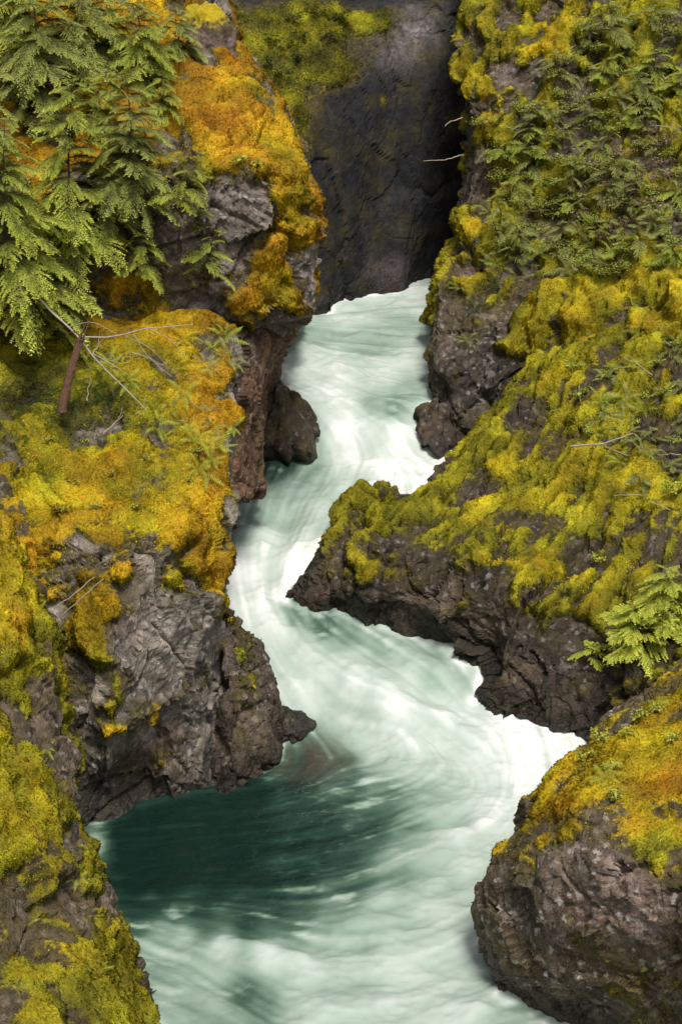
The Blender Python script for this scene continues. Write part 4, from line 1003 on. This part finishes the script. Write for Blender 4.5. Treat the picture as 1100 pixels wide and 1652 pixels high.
# ---- leafy shrubs
def shrub(px, py, h_, w_, leaf, n, c0, c1, label, group=None, seed=0, name="shrub", sx=0., lean=None):
    g_ = ground_at(px, py)
    if g_ is None: return None
    loc, nrm, ob = g_
    r = np.random.default_rng(seed + int(px) * 3 + int(py))
    root = bpy.data.objects.new(name, None); COL.objects.link(root); root.location = loc - nrm * .04; root.empty_display_size = .1
    tag(root, label, "shrub", group)
    lean = np.array(lean if lean is not None else [nrm.x * .5, nrm.y * .5, 0])
    strands, T, C = [], [], []
    ns = max(5, n // 34)
    for i in range(ns):
        a = r.uniform(0, 6.283); rr = w_ * math.sqrt(r.random())
        end = np.array([math.cos(a) * rr, math.sin(a) * rr, h_ * r.uniform(.55, 1.0)]) + lean * h_
        t = np.linspace(0, 1, 7)[:, None]
        st_ = t * end * np.array([1, 1, .2]) + t ** .7 * end * np.array([0, 0, .8]) + np.sin(t * 4 + a) * .02
        strands.append((st_, np.linspace(.006, .002, 7)))
        m = n // ns
        u = r.uniform(.35, 1.03, m)
        p = catmull(st_, np.clip(u, 0, 1) * 6) + r.normal(0, .5, (m, 3)) * w_ * .30 * np.array([1, 1, .45])
        yaw = r.uniform(0, 6.283, m); dirv = np.stack([np.cos(yaw), np.sin(yaw), r.uniform(-.5, .15, m)], 1)
        dirv /= np.linalg.norm(dirv, axis=1, keepdims=True)
        sd_ = np.cross(dirv, np.array([0, 0, 1.0]) + r.normal(0, .3, (m, 3))); sd_ /= np.linalg.norm(sd_, axis=1, keepdims=True)
        ll = leaf * np.exp(r.normal(0, .25, (m, 1)))
        q0, q1, ql, qr = p, p + dirv * ll, p + dirv * ll * .45 + sd_ * ll * .32, p + dirv * ll * .45 - sd_ * ll * .32
        T += [np.stack([q0, qr, q1], 1), np.stack([q0, q1, ql], 1)]
        f_ = np.clip(r.normal(.55, .3, (m, 1)), 0, 1); cc = c0 * (1 - f_) + c1 * f_
        C += [np.repeat(cc[:, None], 3, 1)] * 2
    link("stem", tube_mesh("stem", strands, M_BARK, 4), root)
    fo_ = link("foliage", tri_mesh("foliage", T, C, M_LEAF), root)
    return root

LG0, LG1 = np.array([.26, .31, .035]), np.array([.66, .68, .13])
shrub(1060, 1040, .8, .55, .05, 800, LG0, LG1, "bright lime green huckleberry bush on the ledge at the right edge above the boulder", None, 1, lean=(0, -.1, 0))
shrub(1092, 1010, .8, .5, .05, 500, LG0, LG1, "lime green bush cut by the right edge behind the huckleberry bush", None, 2, lean=(0, -.1, 0))
shrub(955, 1050, .25, .24, .05, 190, LG0, LG1 * .9, "small lime green sprig low on the dark rock left of the huckleberry bush", None, 3)
shrub(990, 1075, .2, .22, .05, 150, LG0 * .7, LG1 * .7, "dull green sprig on the dark rock just above the boulder", None, 4)
shrub(965, 905, .14, .2, .045, 80, LG0, LG1, "tiny lime sprig on the mossy edge above the huckleberry bush", None, 5)
shrub(1092, 800, .45, .22, .05, 190, LG0, LG1, "upright yellow green bush at the right edge on the mossy slope", None, 6)
SG0, SG1 = np.array([.13, .16, .025]), np.array([.50, .54, .12])
for k, (x, y) in enumerate(scatter(46, [(790, 220), (880, 130), (960, 30), (1095, 20), (1095, 420), (960, 450), (800, 440)], 41, 26)):
    sapling(x, y, rnd.uniform(.2, .9), rnd.uniform(.2, .65), rnd.randint(8, 14), "feathery conifer seedling " + zone(x, y), "conifer seedlings on the upper right slope", rnd.choice([BOUGHS_C, BOUGHS_C, BOUGHS_A]), 700 + k)
for k, (x, y) in enumerate(scatter(8, [(960, 600), (1095, 540), (1095, 800), (1000, 760)], 42, 50)):
    sapling(x, y, rnd.uniform(.25, .45), rnd.uniform(.3, .5), 9, "small feathery conifer seedling in the right bank moss, " + ("near the curved stick" if y > 640 else "below the leafy slope"), "conifer seedlings in the right bank's moss", BOUGHS_C, 800 + k)
sapling(1035, 1035, .85, .75, 26, "lime green feathery sapling on the ledge in front of the huckleberry bush", None, BOUGHS_L, 900)
sapling(1078, 985, 1.1, .7, 30, "lime green feathery sapling at the right edge, highest of the bright clump", None, BOUGHS_L, 901)
sapling(958, 1052, .28, .38, 8, "small lime seedling on the dark rock left of the bright sapling", None, BOUGHS_L, 902)
for k, (x, y) in enumerate(scatter(60, [(770, 200), (870, 150), (960, 20), (1095, 10), (1095, 420), (960, 470), (790, 420)], 9, 26)):
    shrub(x, y, rnd.uniform(.2, .5), rnd.uniform(.28, .45), .042, 380, SG0, SG1, "leafy grey green shrub " + zone(x, y), "leafy shrubs on the upper right slope", k)
BR0, BR1 = np.array([.16, .11, .075]), np.array([.42, .30, .22])
for k, (x, y) in enumerate(scatter(18, [(930, 330), (1050, 200), (1090, 290), (960, 400)], 10, 26)):
    shrub(x, y, rnd.uniform(.25, .4), .35, .045, 160, BR0, BR1, "brownish shrub " + zone(x, y), "brownish shrubs on the upper right slope", k)
for k, (x, y) in enumerate(scatter(12, [(900, 590), (1090, 560), (1090, 720), (960, 720)], 11, 44)):
    shrub(x, y, rnd.uniform(.15, .28), .25, .045, 110, SG0, SG1 * np.array([1, 1.05, .8]), "low green leafy plant in the moss of the right bank", "leafy plants on the right bank", k)
for k, (x, y) in enumerate([(320, 375), (335, 405), (300, 345), (355, 385), (345, 440), (315, 425), (415, 270), (390, 265)]):
    shrub(x, y, rnd.uniform(.2, .3), .2, .045, 110, SG0 * 1.1, SG1 * np.array([1.2, 1.35, .9]), "small pale leafed shrub on the overhanging grey outcrop", "small shrubs on the grey outcrop face", k)
for k, (x, y) in enumerate(scatter(9, [(420, 30), (560, 10), (520, 90), (430, 150)], 12, 32)):
    shrub(x, y, .35, .35, .06, 130, np.array([.03, .045, .012]), np.array([.09, .11, .02]), "dark shrub on the far end cliff, " + ("at the top edge of the view" if y < 45 else "beside the golden outcrop" if x < 460 else "on the mossy slope above the bare dark rock"), "shrubs on the far end cliff", k)

# ---- little plants on the near banks
for k, (x, y) in enumerate([(972, 1195), (1010, 1185), (1030, 1160), (985, 1240), (1000, 1285), (945, 1225), (1060, 1150), (1085, 1195)]):
    shrub(x, y, rnd.uniform(.14, .24), .16, .036, 110, LG0 * .7, LG1 * .9, "small lime green leafy plant on top of the big boulder", "leafy plants on top of the boulder", k)
for k, (x, y) in enumerate(scatter(12, [(5, 960), (100, 1080), (110, 1260), (180, 1560), (120, 1640), (5, 1640)], 21, 60)):
    fern(x, y, rnd.uniform(.16, .26), rnd.choice(['lime', 'green']), "tiny fern in the moss of the near left buttress, " + ("near the bottom edge" if y > 1480 else "beside the dark pool" if y > 1250 else "beside the grey cliff"), "tiny ferns on the near left buttress", 6, k)
for k, (x, y) in enumerate(scatter(10, [(20, 700), (320, 730), (350, 830), (60, 830)], 22, 45)):
    shrub(x, y, rnd.uniform(.1, .18), .14, .035, 70, SG0, LG1 * .8, "tiny leafy seedling in moss above the grey cliff", "seedlings above the grey cliff face", k)
# ---- twigs and dead wood
def stick(name, pts, r0, r1, mat, label, cat, side=(), sag=0):
    P_ = np.array([at(*p) for p in pts]); c0 = P_[0].copy()
    n = 14
    ax = catmull(P_ - c0, np.linspace(0, len(P_) - 1, n)) + np.cumsum(np.random.default_rng(len(label)).normal(0, .008, (n, 3)), 0)
    rr = np.linspace(r0, r1, n)
    o = link(name, tube_mesh(name, [(ax, rr)], mat, 7), None, c0)
    tag(o, label, cat)
    for k, sp in enumerate(side):
        Q = np.array([at(*p) for p in sp]) - c0
        q = catmull(Q, np.linspace(0, len(Q) - 1, 8))
        link("twig", tube_mesh("twig", [(q, np.linspace(r1 * 1.1, r1 * .4, 8))], mat, 5), o)
    return o
stick("dead_branch", [(40, 455, 26.6), (80, 500, 26.4), (128, 545, 26.1), (165, 590, 25.9), (210, 635, 25.8), (262, 688, 25.75)], .022, .009, M_WOOD_PALE,
      "long thin bleached branch slanting down from the conifers across the mossy slope", "branch", [[(150, 570, 26.0), (185, 590, 25.8), (200, 600, 25.7)], [(110, 528, 26.2), (150, 520, 26), (190, 540, 26)]])
stick("dead_branch", [(132, 545, 26.4), (190, 542, 26.6), (240, 530, 26.8), (312, 524, 27)], .016, .007, M_WOOD_PALE,
      "bleached branch lying level from the broken snag to the right", "branch", [[(215, 536, 26.7), (240, 575, 26.4), (285, 600, 26.2)], [(240, 530, 26.8), (275, 548, 26.6), (300, 575, 26.5)], [(200, 541, 26.6), (240, 560, 26.5), (270, 590, 26.4)]])
def snag():
    r = np.random.default_rng(8)
    A0, A1 = at(100, 665, 25.3), at(147, 514, 26.0)
    strands = []
    for k in range(9):
        a = k * 6.283 / 9; off = np.array([math.cos(a), math.sin(a) * .6, 0]) * r.uniform(.02, .055)
        top = r.uniform(.62, 1.0); t = np.linspace(0, top, 9)[:, None]
        p = (A1 - A0) * t + off * (1.15 - .45 * t) + np.array([.10, 0, 0]) * np.sin(t * 2.6) * -.6 + r.normal(0, .006, (9, 3))
        strands.append((p, np.linspace(.034, .022, 9) * np.r_[np.ones(7), .6, .08] * r.uniform(.8, 1.2, 9)))
    o = link("broken_snag", tube_mesh("broken_snag", strands, M_WOOD_RED, 5), None, A0)
    tag(o, "broken reddish brown splintered snag leaning in the moss below the conifers", "snag")
    for q in ([(118, 600, 25.4), (135, 590, 25.3), (152, 596, 25.2)], [(138, 548, 25.8), (120, 535, 25.7), (108, 538, 25.6)]):
        pts = np.array([at(*p) for p in q]) - A0
        link("twig", tube_mesh("twig", [(pts, np.linspace(.014, .004, 3))], M_WOOD_RED, 5), o)
snag()
stick("dead_branch", [(920, 720, 29.2), (965, 718, 29.0), (1000, 708, 29.0), (1022, 700, 29.1)], .020, .010, M_WOOD_PALE,
      "bare curved stick lying on the moss of the right bank", "branch", [[(1000, 708, 29.0), (1012, 700, 29), (1022, 688, 29)]])
stick("dead_branch", [(88, 982, 21.3), (120, 960, 21.3), (155, 932, 21.4)], .010, .006, M_WOOD_PALE, "upper of two thin dry stems leaning on the grey cliff", "stem")
stick("dead_branch", [(100, 995, 21.2), (130, 968, 21.2), (170, 935, 21.3)], .008, .005, M_WOOD_PALE, "lower of two thin dry stems leaning on the grey cliff", "stem")
stick("dead_branch", [(746, 190, 38.4), (728, 196, 38.2), (718, 205, 38)], .014, .006, M_WOOD_PALE, "short bare twig sticking out over the dark end cliff from the right edge", "branch")
stick("dead_branch", [(748, 250, 38.4), (715, 256, 38.1), (682, 256, 38)], .014, .006, M_WOOD_PALE, "longer bare twig sticking out below the short one at the right edge", "branch")
for k, (x, y) in enumerate(scatter(16, [(800, 230), (960, 100), (1090, 60), (1090, 420), (900, 430)], 31, 40) + scatter(8, [(150, 560), (330, 600), (300, 700), (120, 680)], 32, 36) + scatter(8, [(880, 640), (1090, 560), (1080, 820), (960, 830)], 33, 50)):
    g_ = ground_at(x, y)
    if g_ is None: continue
    r = np.random.default_rng(900 + k)
    a = r.uniform(0, 6.283); L_ = r.uniform(.35, .8)
    e1 = Vector((math.cos(a), math.sin(a) * .5, r.uniform(-.2, .5))); e1 = (e1 - g_[1] * e1.dot(g_[1]) * .8).normalized()
    t = np.linspace(-.5, .5, 8)[:, None]
    bend = np.array(g_[1]) * .25 * L_
    pts = t * np.array(e1) * L_ + (.25 - t ** 2) * bend + np.array(g_[1]) * .05 + np.cumsum(r.normal(0, .012, (8, 3)), 0)
    fork = np.stack([pts[4], pts[5] + np.array([0, 0, .05]), pts[6] + np.array([0, 0, .14])])
    where = "in the upper right slope's shrubs" if k < 16 else "in the moss below the conifers" if k < 24 else "in the right bank's moss"
    o = link("fallen_twig", tube_mesh("fallen_twig", [(pts, np.linspace(.011, .005, 8)), (fork, np.array([.006, .005, .003]))], M_WOOD_PALE, 5), None, g_[0])
    tag(o, "thin grey fallen twig caught " + where, "twig", "fallen twigs " + where)

# ---- labels: tell look-alikes apart by their order in the view
ORD = "topmost second third fourth fifth sixth seventh eighth ninth tenth".split()
def ranked(objs, tail):
    objs = sorted(objs, key=lambda o: float(project(np.array(o.location))[1]))
    for i, o in enumerate(objs):
        if len(objs) == 1: suf = tail
        elif i == 0: suf = "topmost" + tail
        elif i == len(objs) - 1: suf = "lowest" + tail
        elif i < len(ORD): suf = ORD[i] + " from top" + tail
        else: continue
        new = o['label'].rstrip(',') + ", " + suf.strip()
        if len(new.replace("-", " ").split()) <= 16: o['label'] = new
same = {}
for o in scene.objects:
    if o.parent is None and o.get('label'): same.setdefault(o['label'], []).append(o)
for lab, objs in same.items():
    if len(objs) < 2: continue
    if len(objs) <= 5: ranked(objs, "")
    else:
        objs.sort(key=lambda o: float(project(np.array(o.location))[0]))
        h_ = len(objs) // 2
        ranked(objs[:h_], " at left"); ranked(objs[h_:], " at right")
